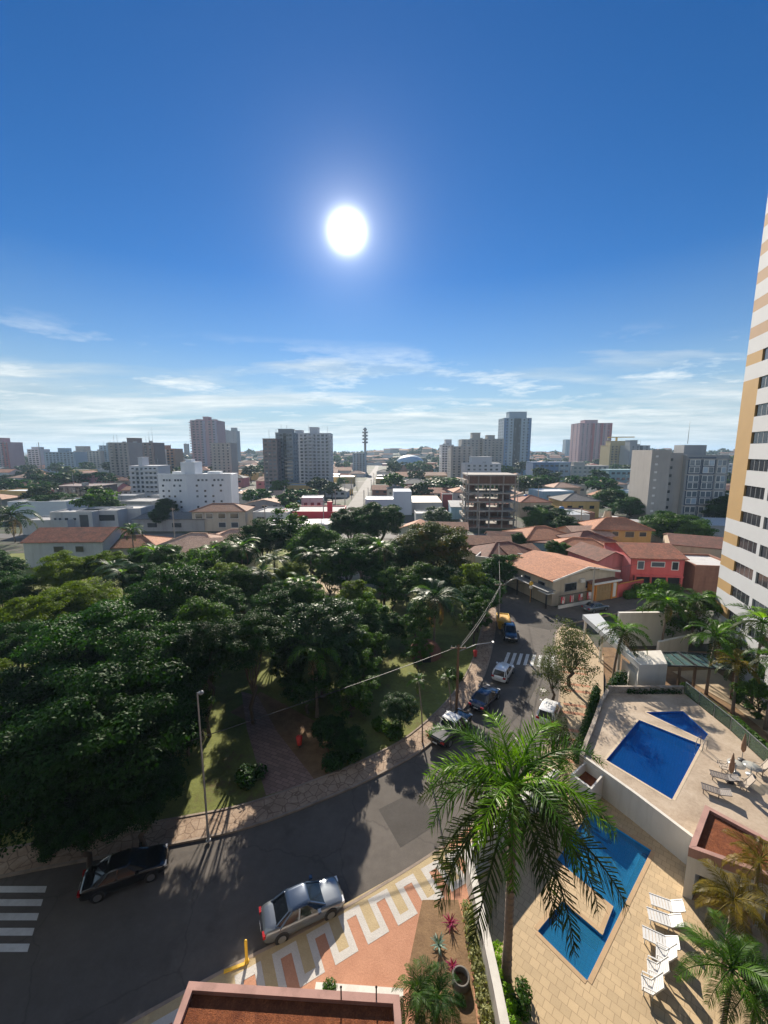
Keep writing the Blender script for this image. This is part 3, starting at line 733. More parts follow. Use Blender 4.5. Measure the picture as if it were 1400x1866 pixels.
def house(name, look, org, ang, w, d, h, kind, rh, wm, rm, ov=.45, wins=(), cat="house", auto=False, wm2=None, frame=None, group=None, ridgecap=None):
    o = thing(name, look, cat, (org[0], org[1], 0), ang, group)
    mb = MB()
    if kind == 'flat':
        mb.box(0,0,-.2,w,d,h-.3); 
        for a in ((0,0,w,.25),(0,d-.25,w,d),(0,.25,.25,d-.25),(w-.25,.25,w,d-.25)): mb.box(a[0],a[1],h-.302,a[2],a[3],h+.25)
    else:
        mb.box(0,0,-.2,w,d,h-.1)
        if kind == 'gable_x':
            for x in (0, w-.2): mb.add([(x,0,h-.1),(x+.2,0,h-.1),(x+.2,d,h-.1),(x,d,h-.1),(x,d/2,h+rh-.16),(x+.2,d/2,h+rh-.16)], [(0,3,4),(1,5,2),(0,4,5,1),(3,2,5,4)])
        if kind == 'gable_y':
            for y in (0, d-.2): mb.add([(0,y,h-.1),(0,y+.2,h-.1),(w,y+.2,h-.1),(w,y,h-.1),(w/2,y,h+rh-.16),(w/2,y+.2,h+rh-.16)], [(0,4,3),(1,2,5),(0,1,5,4),(3,4,5,2)])
        if kind == 'shed':
            mb.add([(0,0,h-.1),(w,0,h-.1),(w,d,h-.1),(0,d,h-.1),(0,d,h+rh-.15),(w,d,h+rh-.15)], [(0,4,3),(1,2,5),(3,4,5,2)])
    mb.build("wall", wm, o)
    q = MB(); roof_mesh(q, w, d, h, kind, rh, ov); q.build("roof", rm, o)
    if ridgecap and kind == 'gable_y':
        q = MB(); k = ov*rh/(w/2)
        for s in (-1, 1): q.bar((w/2, -ov-.03, h+rh+.02), (w/2+s*(w/2+ov), -ov-.03, h-k+.06), .12, .3)
        q.build("barge_board", ridgecap, o)
    for (side, u, z, ww, wh) in wins:
        if side == 'f': c, a = (u, -.03, z), 0
        elif side == 'b': c, a = (u, d+.03, z), 0
        elif side == 'l': c, a = (-.03, u, z), math.pi/2
        else: c, a = (w+.03, u, z), math.pi/2
        if frame:
            f = link("window", unit_box(frame), o, c, a, (ww+.25, .10, wh+.25)); 
            link("pane", unit_box(M_glassd), f, (0, -.45 if side in 'fr' else .45, 0), 0, (ww/(ww+.25), .4, wh/(wh+.25)))
        else: link("window", unit_box(M_glassd), o, c, a, (ww, .12, wh))
    cx = org[0]+math.cos(ang)*w/2-math.sin(ang)*d/2; cyy = org[1]+math.sin(ang)*w/2+math.cos(ang)*d/2
    OCC.append((cx, cyy, max(w, d)*.62))
    if auto: AUTO.append(o)
    return o

# ------------------------------------------------------------------ vehicles
M_tyre = mat("tyre_rubber", (.015, .015, .016), .9, .1, 6); M_rim = mat("rim_alloy", (.45, .46, .48), .3, .1, 4, metallic=.9)
M_carglass = mat("car_glass", (.012, .016, .022), .06, .02, 1, spec=.5); M_lampw = mat("lamp_clear", (.75, .77, .80), .15, .02); M_lampr = mat("lamp_red", (.35, .01, .01), .25, .05)
M_plate = mat("plate_grey", (.6, .6, .6), .5, .03); M_trim = mat("black_trim", (.015, .015, .017), .5, .1)
CARS = dict(
 sedan=dict(S=[(-2.30,.66,.40,.66),(-2.22,.80,.26,.95),(-1.85,.88,.2,1.03),(-1.0,.90,.19,1.0),(.5,.90,.19,.98),(1.0,.90,.19,.95),(1.75,.87,.19,.84),(2.12,.80,.22,.74),(2.27,.66,.30,.56)],
   g=(-1.72,1.12,-.88,.28), zb=.97, zr=1.45, wl=.82, wu=.63, wx=(-1.34,1.36), wr=.32),
 hatch=dict(S=[(-1.95,.70,.38,.80),(-1.88,.80,.26,.98),(-1.5,.85,.2,1.0),(-.8,.86,.19,.99),(.5,.86,.19,.97),(1.0,.86,.19,.94),(1.55,.83,.19,.85),(1.85,.76,.22,.74),(1.98,.62,.30,.56)],
   g=(-1.86,1.10,-1.50,.15), zb=.97, zr=1.50, wl=.79, wu=.64, wx=(-1.22,1.25), wr=.30),
 suv=dict(S=[(-2.25,.74,.45,.9),(-2.17,.86,.32,1.08),(-1.8,.92,.26,1.12),(-1.0,.93,.25,1.1),(.5,.93,.25,1.09),(1.0,.93,.25,1.07),(1.75,.90,.25,1.0),(2.12,.83,.28,.9),(2.25,.70,.36,.66)],
   g=(-2.12,1.15,-1.80,.25), zb=1.08, zr=1.70, wl=.86, wu=.69, wx=(-1.35,1.36), wr=.36),
 pickup=dict(S=[(-2.68,.80,.52,.98),(-2.62,.90,.42,1.08),(-2.0,.93,.34,1.10),(-1.0,.93,.32,1.10),(.4,.93,.32,1.10),(1.2,.93,.32,1.10),(2.1,.90,.32,1.04),(2.52,.83,.34,.94),(2.66,.70,.42,.70)],
   g=(-.72,1.40,-.52,.62), zb=1.09, zr=1.72, wl=.87, wu=.70, wx=(-1.62,1.68), wr=.38))
def car(kind, look, loc, head, paint, roofp=None, bed=None, z=0.005, name="parked_car", cat="car", dark=False):
    c = CARS[kind]; o = thing(name, look, cat, (loc[0], loc[1], z), head, "cars parked along the kerb")
    mb = MB(); secs = []
    for (x, w, zl, zt) in c['S']:
        h = zt-zl; half = [(.86*w, zl), (.97*w, zl+.12*h), (w, zl+.45*h), (.985*w, zl+.72*h), (.93*w, zt-.06*h), (.80*w, zt)]
        secs.append([(x, -y, q) for y, q in half] + [(x, y, q) for y, q in half[::-1]])
    n = len(secs[0]); vs = [p for s in secs for p in s]
    fs = [(i*n+k, i*n+(k+1) % n, (i+1)*n+(k+1) % n, (i+1)*n+k) for i in range(len(secs)-1) for k in range(n)]
    fs += [tuple(range(n))[::-1], tuple(range(len(vs)-n, len(vs)))]
    mb.add(vs, fs, 0, True); b = mb.build("body", paint, o)
    bv = b.modifiers.new("bevel", 'SUBSURF'); bv.levels = 1; bv.render_levels = 1
    a0, a1, u0, u1 = c['g']; zb, zr, wl, wu = c['zb']-.06, c['zr'], c['wl'], c['wu']
    lo = [(a0, -wl*.86), (a0+.3, -wl), (a1-.45, -wl), (a1, -wl*.80), (a1, wl*.80), (a1-.45, wl), (a0+.3, wl), (a0, wl*.86)]
    up = [(u0, -wu*.88), (u0+.15, -wu), (u1-.2, -wu), (u1, -wu*.86), (u1, wu*.86), (u1-.2, wu), (u0+.15, wu), (u0, wu*.88)]
    MB().add([(x, y, zb) for x, y in lo] + [(x, y, zr-.05) for x, y in up], [(i, (i+1) % 8, 8+(i+1) % 8, 8+i) for i in range(8)]).build("windows_glass", M_carglass, o)
    r = MB(); r.add([(x*1.0+(.02 if x > 0 else -.02), y*1.03, zr-.06) for x, y in up] + [(x*.97, y*.94, zr-.01) for x, y in up] + [(x*.8, y*.7, zr+.02) for x, y in up],
        [(i, (i+1) % 8, 8+(i+1) % 8, 8+i) for i in range(8)] + [(8+i, 8+(i+1) % 8, 16+(i+1) % 8, 16+i) for i in range(8)] + [tuple(range(16, 24))], 0, True)
    for i in (0, 3, 4, 7): r.bar((*lo[i], zb), (*up[i], zr-.05), .07, .07)
    for s in (-1, 1):
        xm = (a0+a1)/2 - .1; r.bar((xm, s*wl, zb), ((u0+u1)/2, s*wu*1.0, zr-.05), .09, .04)
        r.bar((a0+.3, s*wl, zb), (u0+.15, s*wu, zr-.05), .10, .05)
    r.build("roof", roofp or paint, o)
    for x in c['wx']:
        for s in (-1, 1):
            wr = c['wr']; y = s*(c['S'][4][1]-.10); m_ = MB()
            m_.add(*cyl_y(wr, .22)); w_ = m_.build("wheel", M_tyre, o, (x, y, wr))
            MB().add(*cyl_y(wr*.66, .236)).build("rim", M_rim, w_)
            MB().add(*cyl_y(wr*1.18, .205)).build("wheel_arch", M_trim, o, (x, y-.0*s, wr+.03))
    xf = c['S'][-2][0]; zf = c['S'][-2][3]; xr = c['S'][1][0]; zrr = c['S'][1][3]
    for s in (-1, 1):
        MB().box(xf-.12, -.17, -.07, xf+.11, .17, .06).build("headlight", M_lampw, o, (-.02, s*(c['S'][-2][1]-.22), zf-.12), 0)
        MB().box(-.06, -.15, -.09, .07, .15, .09).build("tail_light", M_lampr, o, (xr-.02, s*(c['S'][1][1]-.16), zrr-.17), 0)
        MB().box(-.09, -.10, -.06, .08, .10, .07).build("side_mirror", roofp or paint, o, (a1-.42, s*(wl+.16), zb+.14), 0)
    MB().box(-.01, -.24, -.06, .01, .24, .06).build("number_plate", M_plate, o, (c['S'][0][0]-.03, 0, .62), 0)
    MB().box(xf+.06, -.42, .32, xf+.165, .42, .52).build("grille", M_trim, o)
    if bed: MB().box(c['S'][0][0]+.12, -.80, 1.095, a0-.08, .80, 1.125).build("bed_cover", bed, o)
    OCC.append((loc[0], loc[1], 3)); return o
def cyl_y(r, w, n=20):
    vs = [(r*math.cos(2*math.pi*k/n), s*w/2, r*math.sin(2*math.pi*k/n)) for s in (-1, 1) for k in range(n)]
    return vs, [(k, (k+1) % n, n+(k+1) % n, n+k) for k in range(n)] + [tuple(range(n))[::-1], tuple(range(n, 2*n))]
def paint(name, col, metallic=.5, rough=.3): return mat(name, col, rough, .03, 1, metallic=metallic, coat=1.0)
def heading(p, q):
    a = W(*p); b = W(*q); return math.atan2(b.y-a.y, b.x-a.x)
P_silver = paint("silver_grey_paint", (.17, .19, .21), .6, .3); P_black = paint("black_car_paint", (.010, .011, .014), .2, .25)
P_white = paint("white_car_paint", (.78, .78, .78), 0, .35); P_navy = paint("dark_blue_paint", (.014, .020, .042), .4, .25)
car('sedan', "silver grey sedan parked beside the meander mosaic pavement", W2(553, 1668), heading((510, 1712), (632, 1652)), P_silver, paint("sky_reflection_roof", (.05, .075, .12), .3, .25))  # blue of the reflected sky put into the sedan's roof colour
car('sedan', "black sedan half hidden under the big dark tree on the shaded kerb", W2(232, 1600), heading((180, 1628), (285, 1588)), P_black)
car('pickup', "dark pickup truck with pale cab roof and covered bed at the kerb", W2(822, 1336), heading((792, 1368), (855, 1306)), P_black, P_white, bed=mat("bed_vinyl", (.05, .05, .055), .28, .1, 2))
car('sedan', "dark blue sedan parked in front of the pale-roofed pickup below the wooden pole", W2(884, 1280), heading((862, 1306), (908, 1252)), P_navy)
car('hatch', "white hatchback parked just below the zebra crossing", W2(917, 1232), heading((905, 1252), (930, 1212)), P_white)
car('pickup', "black pickup truck facing the zebra crossing beside the yellow container", W2(928, 1158), heading((922, 1135), (932, 1180)), P_black, paint("black_sky_reflection", (.02, .035, .06), .4, .25), bed=None)  # cab roof: sky reflection painted in as a bluish black
car('hatch', "white hatchback parked under the bare-branched tree by the side pavement", W2(1000, 1306), heading((990, 1332), (1008, 1288)), P_white)
car('sedan', "grey car half hidden behind the corner pool house roof", W2(1085, 1112), R(22), P_silver)

# yellow waste container
def container():
    p = W(917, 1142); o = thing("waste_container", "yellow steel waste container standing on the street by a pole", "container", (p.x, p.y, 0.0), R(80))
    mb = MB(); mb.add([(-1.3,-.75,.15),(1.3,-.75,.15),(1.3,.75,.15),(-1.3,.75,.15),(-1.5,-.85,1.45),(1.5,-.85,1.45),(1.5,.85,1.45),(-1.5,.85,1.45)], [(0,3,2,1),(0,1,5,4),(1,2,6,5),(2,3,7,6),(3,0,4,7)])
    for x in (-.9, -.3, .3, .9):
        for s in (-1, 1): mb.bar((x, s*.78, .2), (x*1.1, s*.89, 1.42), .08, .06)
    mb.build("body", M_yellow, o)
    r = MB(); 
    for a, b in (((-1.52,-.87),(1.52,-.87)),((1.52,-.87),(1.52,.87)),((1.52,.87),(-1.52,.87)),((-1.52,.87),(-1.52,-.87))): r.bar((*a,1.45),(*b,1.45),.1,.1)
    r.build("rim", M_yellow, o)
    MB().box(-1.42,-.78,1.36,1.42,.78,1.40).build("tarp", mat("orange_tarp", (.70,.38,.05), .6, .2, 3), o)
    for x in (-1, 1):
        MB().box(x-.12,-.7,0,x+.12,.7,.16).build("skid", M_dark, o)
container()

# poles, lamps, wires
def lamp_post(px, py, ytop, look):
    p = W(px, py, .12); h = zat(ytop, p.y) - .12; o = thing("lamp_post", look, "lamp post", p)
    MB().lathe([(.09,0),(.09,.9),(.065,1.0),(.05,h-.2),(.04,h)], 12).build("post", M_metal, o)
    MB().lathe([(.16,0),(.16,.06),(.05,.07)], 12).build("base_plate", M_metal, o)
    MB().bar((0,0,h-.02),(.22,-.1,h+.05),.05,.05).build('arm', M_metal, o)
    MB().lathe([(.05,.16),(.15,.10),(.17,0),(.12,-.06),(.02,-.08)], 12).build('lamp_head', M_metal, o, (.30,-.14,h+.04))
    return o
lamp_post(380, 1532, 1262, "tall grey steel lamp post standing at the kerb before the sunlit lawn")
def park_lamp():
    p = W(585, 1078, .1); h = zat(1018, p.y)-.1; o = thing("park_lamp", "white twin-headed park lamp above the sandy clearing", "lamp post", p)
    MB().lathe([(.07,0),(.05,h)], 10).build("post", M_white, o)
    for s in (-1, 1):
        MB().bar((0,0,h-.05),(s*.6,0,h+.12),.05,.05).build("arm", M_white, o)
        MB().lathe([(.02,.06),(.2,.0),(.26,-.1),(.05,-.12)], 12).build("lamp_head", M_whiteclean, o, (s*.68,0,h+.16))
park_lamp()
def utility_pole(p, h, look, arm=None, wood=True):
    o = thing("utility_pole", look, "utility pole", p); m = M_wood if wood else M_concrete
    MB().lathe([(.15,-.1),(.14,h*.5),(.105,h)], 12).build("post", m, o)
    MB().bar((-.75,0,h-.35),(.75,0,h-.35),.09,.11).build("crossarm", M_wood, o)
    for x in (-.65,-.25,.25,.65): MB().lathe([(.03,0),(.06,.05),(.03,.1),(.055,.15),(.02,.2)], 8).build("insulator", M_white, o, (x,0,h-.29))
    if arm:
        a = Vector(arm) - Vector(p); b = a - Vector((.35*a.x/a.length, .35*a.y/a.length, .03))
        MB().tube([(0,0,h-.7), (a.x*.5,a.y*.5,(h-.7)*.45+b.z*.55+.2), b], .035, 8).build("lamp_arm", M_metal, o)
        MB().bar(b, a, .24, .12).build("lamp_head", M_metal, o)
    return o
pA = W(832, 1300, .12); hA = zat(1175, pA.y)-.12
utility_pole(pA, hA, "brown wooden utility pole with a long lamp arm behind the parked pickup", W(900, 1170, hA+.2) )
pB = W(908, 1140, .12); hB = zat(1062, pB.y)-.12
utility_pole(pB, hB, "grey utility pole with a raised lamp arm by the yellow container", W(952, 1050, hB+1.2), False)
pC = W(1078, 1112, .12); utility_pole(pC, zat(1035, pC.y), "grey utility pole in front of the orange garage gate", None, False)
pD = Vector((-42, 19, .12))
def cable(look, p, q, sag, r=.022, n=24):
    p = Vector(p); q = Vector(q); pts = [p.lerp(q, i/n) - Vector((0, 0, sag*4*(i/n)*(1-i/n))) for i in range(n+1)]
    o = MB().tube(pts, r, 5).build("power_cable", M_dark, None); tag(o, look, "cable"); return o
M_cab = M_metal
tA = pA + Vector((0,0,hA-.2)); tB = pB + Vector((0,0,hB-.2)); tC = pC + Vector((0,0,zat(1035, pC.y)-.3))
eL = W(400, 1340, 6.2)
cable("grey cable running from the wooden pole over the shaded park lawn to the left", tA, W(300, 1366, 5.2), .15, .03)
cable("cable stretched between the wooden pole and the pole by the container, upper strand", tA + Vector((.2,0,.15)), tB + Vector((.2,0,.15)), .5)
cable("cable stretched between the wooden pole and the pole by the container, lower strand", tA - Vector((0,0,.35)), tB - Vector((0,0,.5)), .7, .03)
cable("cable from the pole by the container towards the dark house side up the street", tB, (24.5, 84, 6.5), .3)
cable("cable from the pole by the container across to the pole at the garage gate", tB, tC, .6)
cable("cable from the garage pole across the front of the coral house to the right", tC, (52, 74, 6.0), .5)
# street furniture
def post_sign():
    p = W(966, 1098, .12); h = zat(1062, p.y)-.12; o = thing("sign_post", "orange pole with a round yellow sign on the corner pavement", "road sign", p)
    MB().lathe([(.05,0),(.05,h)], 10).build("post", mat("orange_pole", (.55,.30,.12), .6, .1, 3), o)
    for i, z in enumerate((h-.1, h-.75)):
        mb = MB(); mb.add(*cyl_y(.38-.06*i, .03)); mb.build("sign_disc", [M_yellow, M_white][i], o, (0,-.07,z))
post_sign()
def bin_(px, py, look):
    p = W(px, py, .1); o = thing("waste_bin", look, "bin", p, .3)
    MB().lathe([(.06,0),(.06,.35)], 8).build("post", M_dark, o)
    m = mat("red_plastic", (.62,.03,.02), .45, .1, 3)
    MB().lathe([(.20,.3),(.27,.95),(.24,.95),(.18,.33)], 14).build("body", m, o)
    MB().lathe([(.30,.96),(.22,1.1),(.01,1.16)], 14).build("lid", m, o)
bin_(546, 1362, "red plastic litter bin beside the brown park path"); bin_(866, 1200, "red plastic litter bin in the shade near the zebra crossing")
def bollard():
    p = W(450, 1752, .12); h = 1.25; o = thing("yellow_post", "bright yellow post at the kerb beside the mosaic pavement", "post", p)
    MB().lathe([(.075,0),(.075,h),(.05,h+.05),(.01,h+.06)], 14).build("post", M_yellow, o); MB().lathe([(.13,0),(.13,.04),(.08,.05)], 14).build("base_plate", M_yellow, o)
    q = MB(); a = W(408, 1772, .12); b = W(447, 1757, .12); q.bar((a.x,a.y,.15),(b.x,b.y,.15),.14,.06); tag(q.build("kerb_guard", M_yellow), "low yellow painted kerb strip left of the yellow post", "kerb guard")
bollard()
p = W(775, 1192, .1)
o = thing("clay_mound", "rounded reddish brown hut-like mound under the tall park palm", "mound", p); 
MB().lathe([(2.1,0),(2.0,.7),(1.6,1.3),(.9,1.7),(.1,1.85)], 18).build("dome", mat("red_clay", (.20,.085,.055), .9, .25, 1.2, bump=.5), o)
MB().box(-.5,-2.12,0,.5,-1.5,1.0).build("opening", M_trim, o)

# ------------------------------------------------------------------ near garden with the light blue pool
DECK = [(5.3, 3.0), (5.4, 14.8), (5.35, 21.0), (10.45, 25.2), (15.8, 28.3), (40, 7.0), (40, 0)]
sheet("pool_deck", DECK, .10, M_deck, [POOL])
def basin(poly, zt, depth, m, name="pool_basin"):
    mb = MB(); n = len(poly); P = poly if area(poly) > 0 else poly[::-1]
    mb.add([(x, y, zt) for x, y in P] + [(x, y, zt-depth) for x, y in P], [(i, n+i, n+(i+1) % n, (i+1) % n) for i in range(n)])
    tr = tessellate_polygon([[Vector((x, y, 0)) for x, y in P]]); fs = []
    for t in tr:
        a, b, c = (P[i] for i in t); fs.append(tuple(t) if (b[0]-a[0])*(c[1]-a[1])-(b[1]-a[1])*(c[0]-a[0]) > 0 else tuple(t[::-1]))
    mb.add([(x, y, zt-depth) for x, y in P], fs); return struct(name, mb, m)
def coping(poly, z, w, m, name="pool_coping"):
    mb = MB(); n = len(poly); P = poly if area(poly) > 0 else poly[::-1]
    for i in range(n):
        a = Vector(P[i]); b = Vector(P[(i+1) % n]); t = (b-a).normalized(); nn = Vector((t.y, -t.x)); e = .0
        mb.prism([tuple(a - t*0), tuple(b), tuple(b+nn*w), tuple(a+nn*w)], z-.02, z+.006+.0008*i)
    return struct(name, mb, m)
basin(POOL, .099, .55, M_pooltile); coping(POOL, .104, .22, mat("pool_coping_stone", (.46,.31,.17), .7, .15, 2))
sheet("pool_water", POOL, -.02, watermat("pool_water_light", (.76, .93, .99), (.05, .36, .68)), kind='structure')
# dark tile figures on the pool floor and steps
mb = MB(); zf = -.445
def fl(px0, py0, px1, py1, w): 
    a = W(px0, py0, -1); b = W(px1, py1, -1); t = (b-a).normalized(); n = Vector((-t.y, t.x, 0))*w/2
    mb.add([(p.x, p.y, zf) for p in (a-n, b-n, b+n, a+n)], [(0, 1, 2, 3)])
for q in [(1096,1492,1090,1520,.3),(1113,1498,1104,1530,.3),(1066,1502,1060,1520,.22),(1060,1520,1074,1530,.22),(1078,1528,1108,1549,.22),(1108,1549,1120,1532,.3),(1082,1522,1094,1530,.22),(1181,1558,1120,1690,.35)]: fl(*q)
struct("pool_floor_pattern", mb, M_poolline)
mb = MB(); 
for i, k in enumerate((.0, .28, .56)):
    a = W(1040,1652,0); b = W(1098,1695,0); t = (b-a).normalized(); n = Vector((t.y, -t.x, 0)); a = a + n*(.5+k); b = b + n*(.5+k)
    mb.bar((a.x, a.y, -.36-.10*i), (b.x, b.y, -.36-.10*i), .28, .14)
struct("pool_steps", mb, M_poolline)
# perimeter wall of the garden
def wall_line(name, look, pts, h, th, m, z0=-.1, cap=None, cat="wall"):
    o = thing(name, look, cat, (pts[0][0], pts[0][1], 0)); lp = [(p[0]-pts[0][0], p[1]-pts[0][1]) for p in pts]
    a = offset_line(lp, th/2); b = offset_line(lp, -th/2)
    MB().prism(a + b[::-1], z0, h).build("wall_body", m, o)
    if cap:
        a = offset_line(lp, th/2+.05); b = offset_line(lp, -th/2-.05); MB().prism(a + b[::-1], h-.001, h+.08).build("coping", cap, o)
    return o
wall_line("garden_wall", "long white garden wall between the mosaic forecourt and the light blue pool", [(4.95, 5.0), (5.15, 14.8), (5.1, 21.1), (7.6, 23.2), (10.3, 25.4), (13.2, 27.4)], 1.9, .30, M_white, cap=M_white)
# retaining wall carrying the upper pool deck
ZU = 2.0
FW = [W2(1060, 1380, ZU), W2(1160, 1452, ZU), W2(1262, 1530, ZU), W2(1400, 1632, ZU), W2(1500, 1705, ZU)]
PW2 = [W2(*p, ZU) for p in [(1062,1378),(1066,1362),(1073,1345),(1081,1325),(1090,1300),(1097,1280),(1108,1262)]]
POOL2 = [W2(*p, ZU) for p in [(1105,1385),(1165,1312),(1278,1357),(1225,1457)]]
POOL3 = [W2(*p, ZU) for p in [(1177,1298),(1245,1296),(1291,1338),(1283,1349)]]
D2 = FW[::-1] + PW2[1:] + [W2(1145, 1262, ZU), W2(1245, 1262, ZU), W2(1330, 1330, ZU), W2(1400, 1395, ZU), W2(1520, 1500, ZU)]
sheet("upper_pool_deck", D2, ZU, M_deck2, [POOL2, POOL3])
for P_, nm, m_, d_ in ((POOL2, "upper_pool", M_pooltile2, 1.0), (POOL3, "paddling_pool", M_pooltile2, .6)):
    basin(P_, ZU-.001, d_, m_, nm + "_basin"); coping(P_, ZU+.004, .18, mat("upper_coping", (.56,.45,.32), .7, .1, 2), nm + "_coping")
    sheet(nm + "_water", P_, ZU-.12, watermat(nm + "_water", (.55, .80, .97), (.01, .12, .42)))
wall_line("retaining_wall", "white retaining wall between the two pool decks", [(FW[0][0], FW[0][1]), FW[1], FW[2], FW[3]], ZU+.25, .22, M_white)
mb = MB(); lp = D2
M_stone = groundmat("rough_stone", [(.3, (.14, .11, .09)), (.5, (.34, .29, .24)), (.7, (.52, .47, .41))], 1.6, 1.0)
wall_line("stone_wall", "curved rough stone wall along the pavement beside the dark blue pool", PW2[::-1] + [W2(1060, 1384, ZU)], ZU+.35, .3, M_stone)
wall_line("deck_back_wall", "low mossy wall behind the dark blue pool deck", [W2(1108, 1262, ZU), W2(1145, 1262, ZU), W2(1245, 1262, ZU)], ZU+.7, .25, M_stone)
# planter with brown earth at the wall's end
def planter():
    a = [W2(*p, 1.9) for p in [(1040,1412),(1068,1388),(1102,1412),(1078,1440)]]; c = (sum(p[0] for p in a)/4, sum(p[1] for p in a)/4)
    o = thing("wall_planter", "white walled planter bed filled with brown earth at the wall corner", "planter", (c[0], c[1], 0)); lp = [(p[0]-c[0], p[1]-c[1]) for p in a]
    n = 4; mb = MB()
    for i in range(4):
        p, q = lp[i], lp[(i+1) % 4]; k = .84
        mb.prism([p, q, (q[0]*k, q[1]*k), (p[0]*k, p[1]*k)], -.1, 1.95+.004*i)
    mb.build("planter_wall", M_white, o); MB().prism([(x*.845, y*.845) for x, y in lp], 0, 1.25).build("earth", M_gravel, o)
planter()
# glass balustrade along the far right deck edge
def balustrade():
    pts = [W2(1248, 1263, ZU), W2(1330, 1330, ZU), W2(1400, 1395, ZU), W2(1500, 1482, ZU)]
    o = thing("glass_fence", "glass fence panels along the right edge of the upper pool deck", "fence", (pts[0][0], pts[0][1], ZU)); m = panemat("fence_glass", (.16, .22, .17), .6)
    for i in range(3):
        a = Vector(pts[i]) - Vector(pts[0]); b = Vector(pts[i+1]) - Vector(pts[0]); n = max(2, int((b-a).length/1.5))
        for k in range(n):
            p = a.lerp(b, (k+.03)/n); q = a.lerp(b, (k+.97)/n)
            MB().bar((p.x,p.y,.62), (q.x,q.y,.62), .02, 1.1).build("glass_panel", m, o)
            MB().bar((p.x,p.y,0), (p.x,p.y,1.2), .05, .05).build("post", M_metal, o)
        MB().bar((a.x,a.y,1.2), (b.x,b.y,1.2), .06, .05).build("handrail", M_metal, o)
balustrade()
# loungers and chairs
def lounger_parts(o, frame, sl, back=.55, chair=False):
    L = 1.05 if not chair else .45; w = .64; h = .34
    def slats(x0, x1, z0, z1, nm, n):
        mb = MB()
        for i in range(n):
            t0 = (i+.08)/n; t1 = (i+.92)/n; xa, za = x0+(x1-x0)*t0, z0+(z1-z0)*t0; xb, zb = x0+(x1-x0)*t1, z0+(z1-z0)*t1
            mb.add([(xa,-w/2+.03,za),(xb,-w/2+.03,zb),(xb,w/2-.03,zb),(xa,w/2-.03,za),(xa,-w/2+.03,za-.025),(xb,-w/2+.03,zb-.025),(xb,w/2-.03,zb-.025),(xa,w/2-.03,za-.025)], [(0,1,2,3),(7,6,5,4),(0,4,5,1),(1,5,6,2),(2,6,7,3),(3,7,4,0)])
        for s in (-1, 1): mb.bar((x0,s*w/2,z0-.01),(x1,s*w/2,z1-.01),.05,.06)
        mb.build(nm, sl, o)
    slats(-L, 0, h, h+.02, "seat", 7 if not chair else 5); slats(0, .62*math.cos(back)+.0, h+.02, h+.02+.75*math.sin(back)*(1.25 if chair else 1), "backrest", 6)
    for x in (-L+.1, -.1 if not chair else 0):
        for s in (-1, 1): MB().bar((x,s*(w/2-.03),0),(x,s*(w/2-.03),h-.03),.05,.05).build("leg", frame, o)
    if chair:
        for s in (-1, 1): MB().bar((-.4,s*w/2,.56),(.12,s*w/2,.60),.06,.03).bar((-.4,s*w/2,.34),(-.4,s*w/2,.56),.04,.04).build("armrest", frame, o)
def lounger(px, py, qx, qy, look, z=.1, m=None, chair=False, back=.5, name="sun_lounger", cat="sun lounger", group="white pool furniture"):
    a = W(px, py, z+.3); b = W(qx, qy, z+.3); c = a.lerp(b, .62); o = thing(name, look, cat, (c.x, c.y, z), math.atan2(b.y-a.y, b.x-a.x), group)
    lounger_parts(o, m or M_whiteclean, m or M_whiteclean, back, chair); return o
lounger(1184, 1638, 1250, 1663, "white sun lounger with raised back, nearest the brown-roofed pavilion")
lounger(1179, 1664, 1248, 1690, "white sun lounger with raised back, second from the pavilion")
lounger(1170, 1698, 1242, 1733, "white sun lounger in the middle, touching the white armchairs")
lounger(1196, 1735, 1226, 1752, "white slatted armchair standing against the third lounger", chair=True, back=.9, name="garden_chair", cat="chair")
lounger(1178, 1760, 1212, 1778, "white slatted armchair in the middle of the row of three", chair=True, back=.9, name="garden_chair", cat="chair")
lounger(1168, 1790, 1202, 1808, "white slatted armchair at the palm frond end of the row", chair=True, back=.9, name="garden_chair", cat="chair")
M_lg = mat("grey_sling", (.16, .14, .13), .6, .15, 4)
lounger(1278, 1432, 1335, 1452, "dark grey sun lounger on the upper deck nearest the camera", ZU, M_lg, back=.3, group="grey pool furniture on the upper deck")
lounger(1292, 1408, 1350, 1425, "dark grey sun lounger on the upper deck behind the other one", ZU, M_lg, back=.3, group="grey pool furniture on the upper deck")
def parasol(px, py, look):
    p = W(px, py, ZU); o = thing("closed_parasol", look, "parasol", p); 
    MB().lathe([(.025,0),(.025,2.3)], 8).build("pole", M_metal, o); MB().lathe([(.26,0),(.26,.08),(.05,.1)], 12).build("base", M_dark, o)
    MB().lathe([(.05,.75),(.16,.95),(.17,1.3),(.10,1.9),(.02,2.35)], 10).build("canopy", mat("brown_canvas", (.30,.18,.11), .9, .2, 5), o)
parasol(1330, 1425, "closed brown parasol beside the grey loungers"); parasol(1352, 1386, "closed brown parasol beside the glass fence")
def table(px, py, look):
    p = W(px, py, ZU); o = thing("garden_table", look, "table", p); MB().lathe([(.55,.70),(.55,.74),(.01,.741)], 20).build("table_top", panemat("table_glass", (.4,.42,.42), .35), o)
    MB().lathe([(.3,0),(.3,.04),(.04,.06),(.04,.70)], 10).build("leg", M_metal, o)
table(1340, 1408, "round glass table between the grey loungers and the parasol"); table(1368, 1412, "round glass table near the glass fence on the right")
for (px, py, look) in ((1322, 1396, "grey wicker chair left of the glass tables"), (1356, 1428, "grey wicker chair before the glass tables"), (1385, 1400, "grey wicker chair at the glass fence")):
    lounger(px-8, py, px+10, py+5, look, ZU, mat("wicker_grey", (.42,.36,.30), .8, .2, 5), True, .95, "garden_chair", "chair", "grey pool furniture on the upper deck")
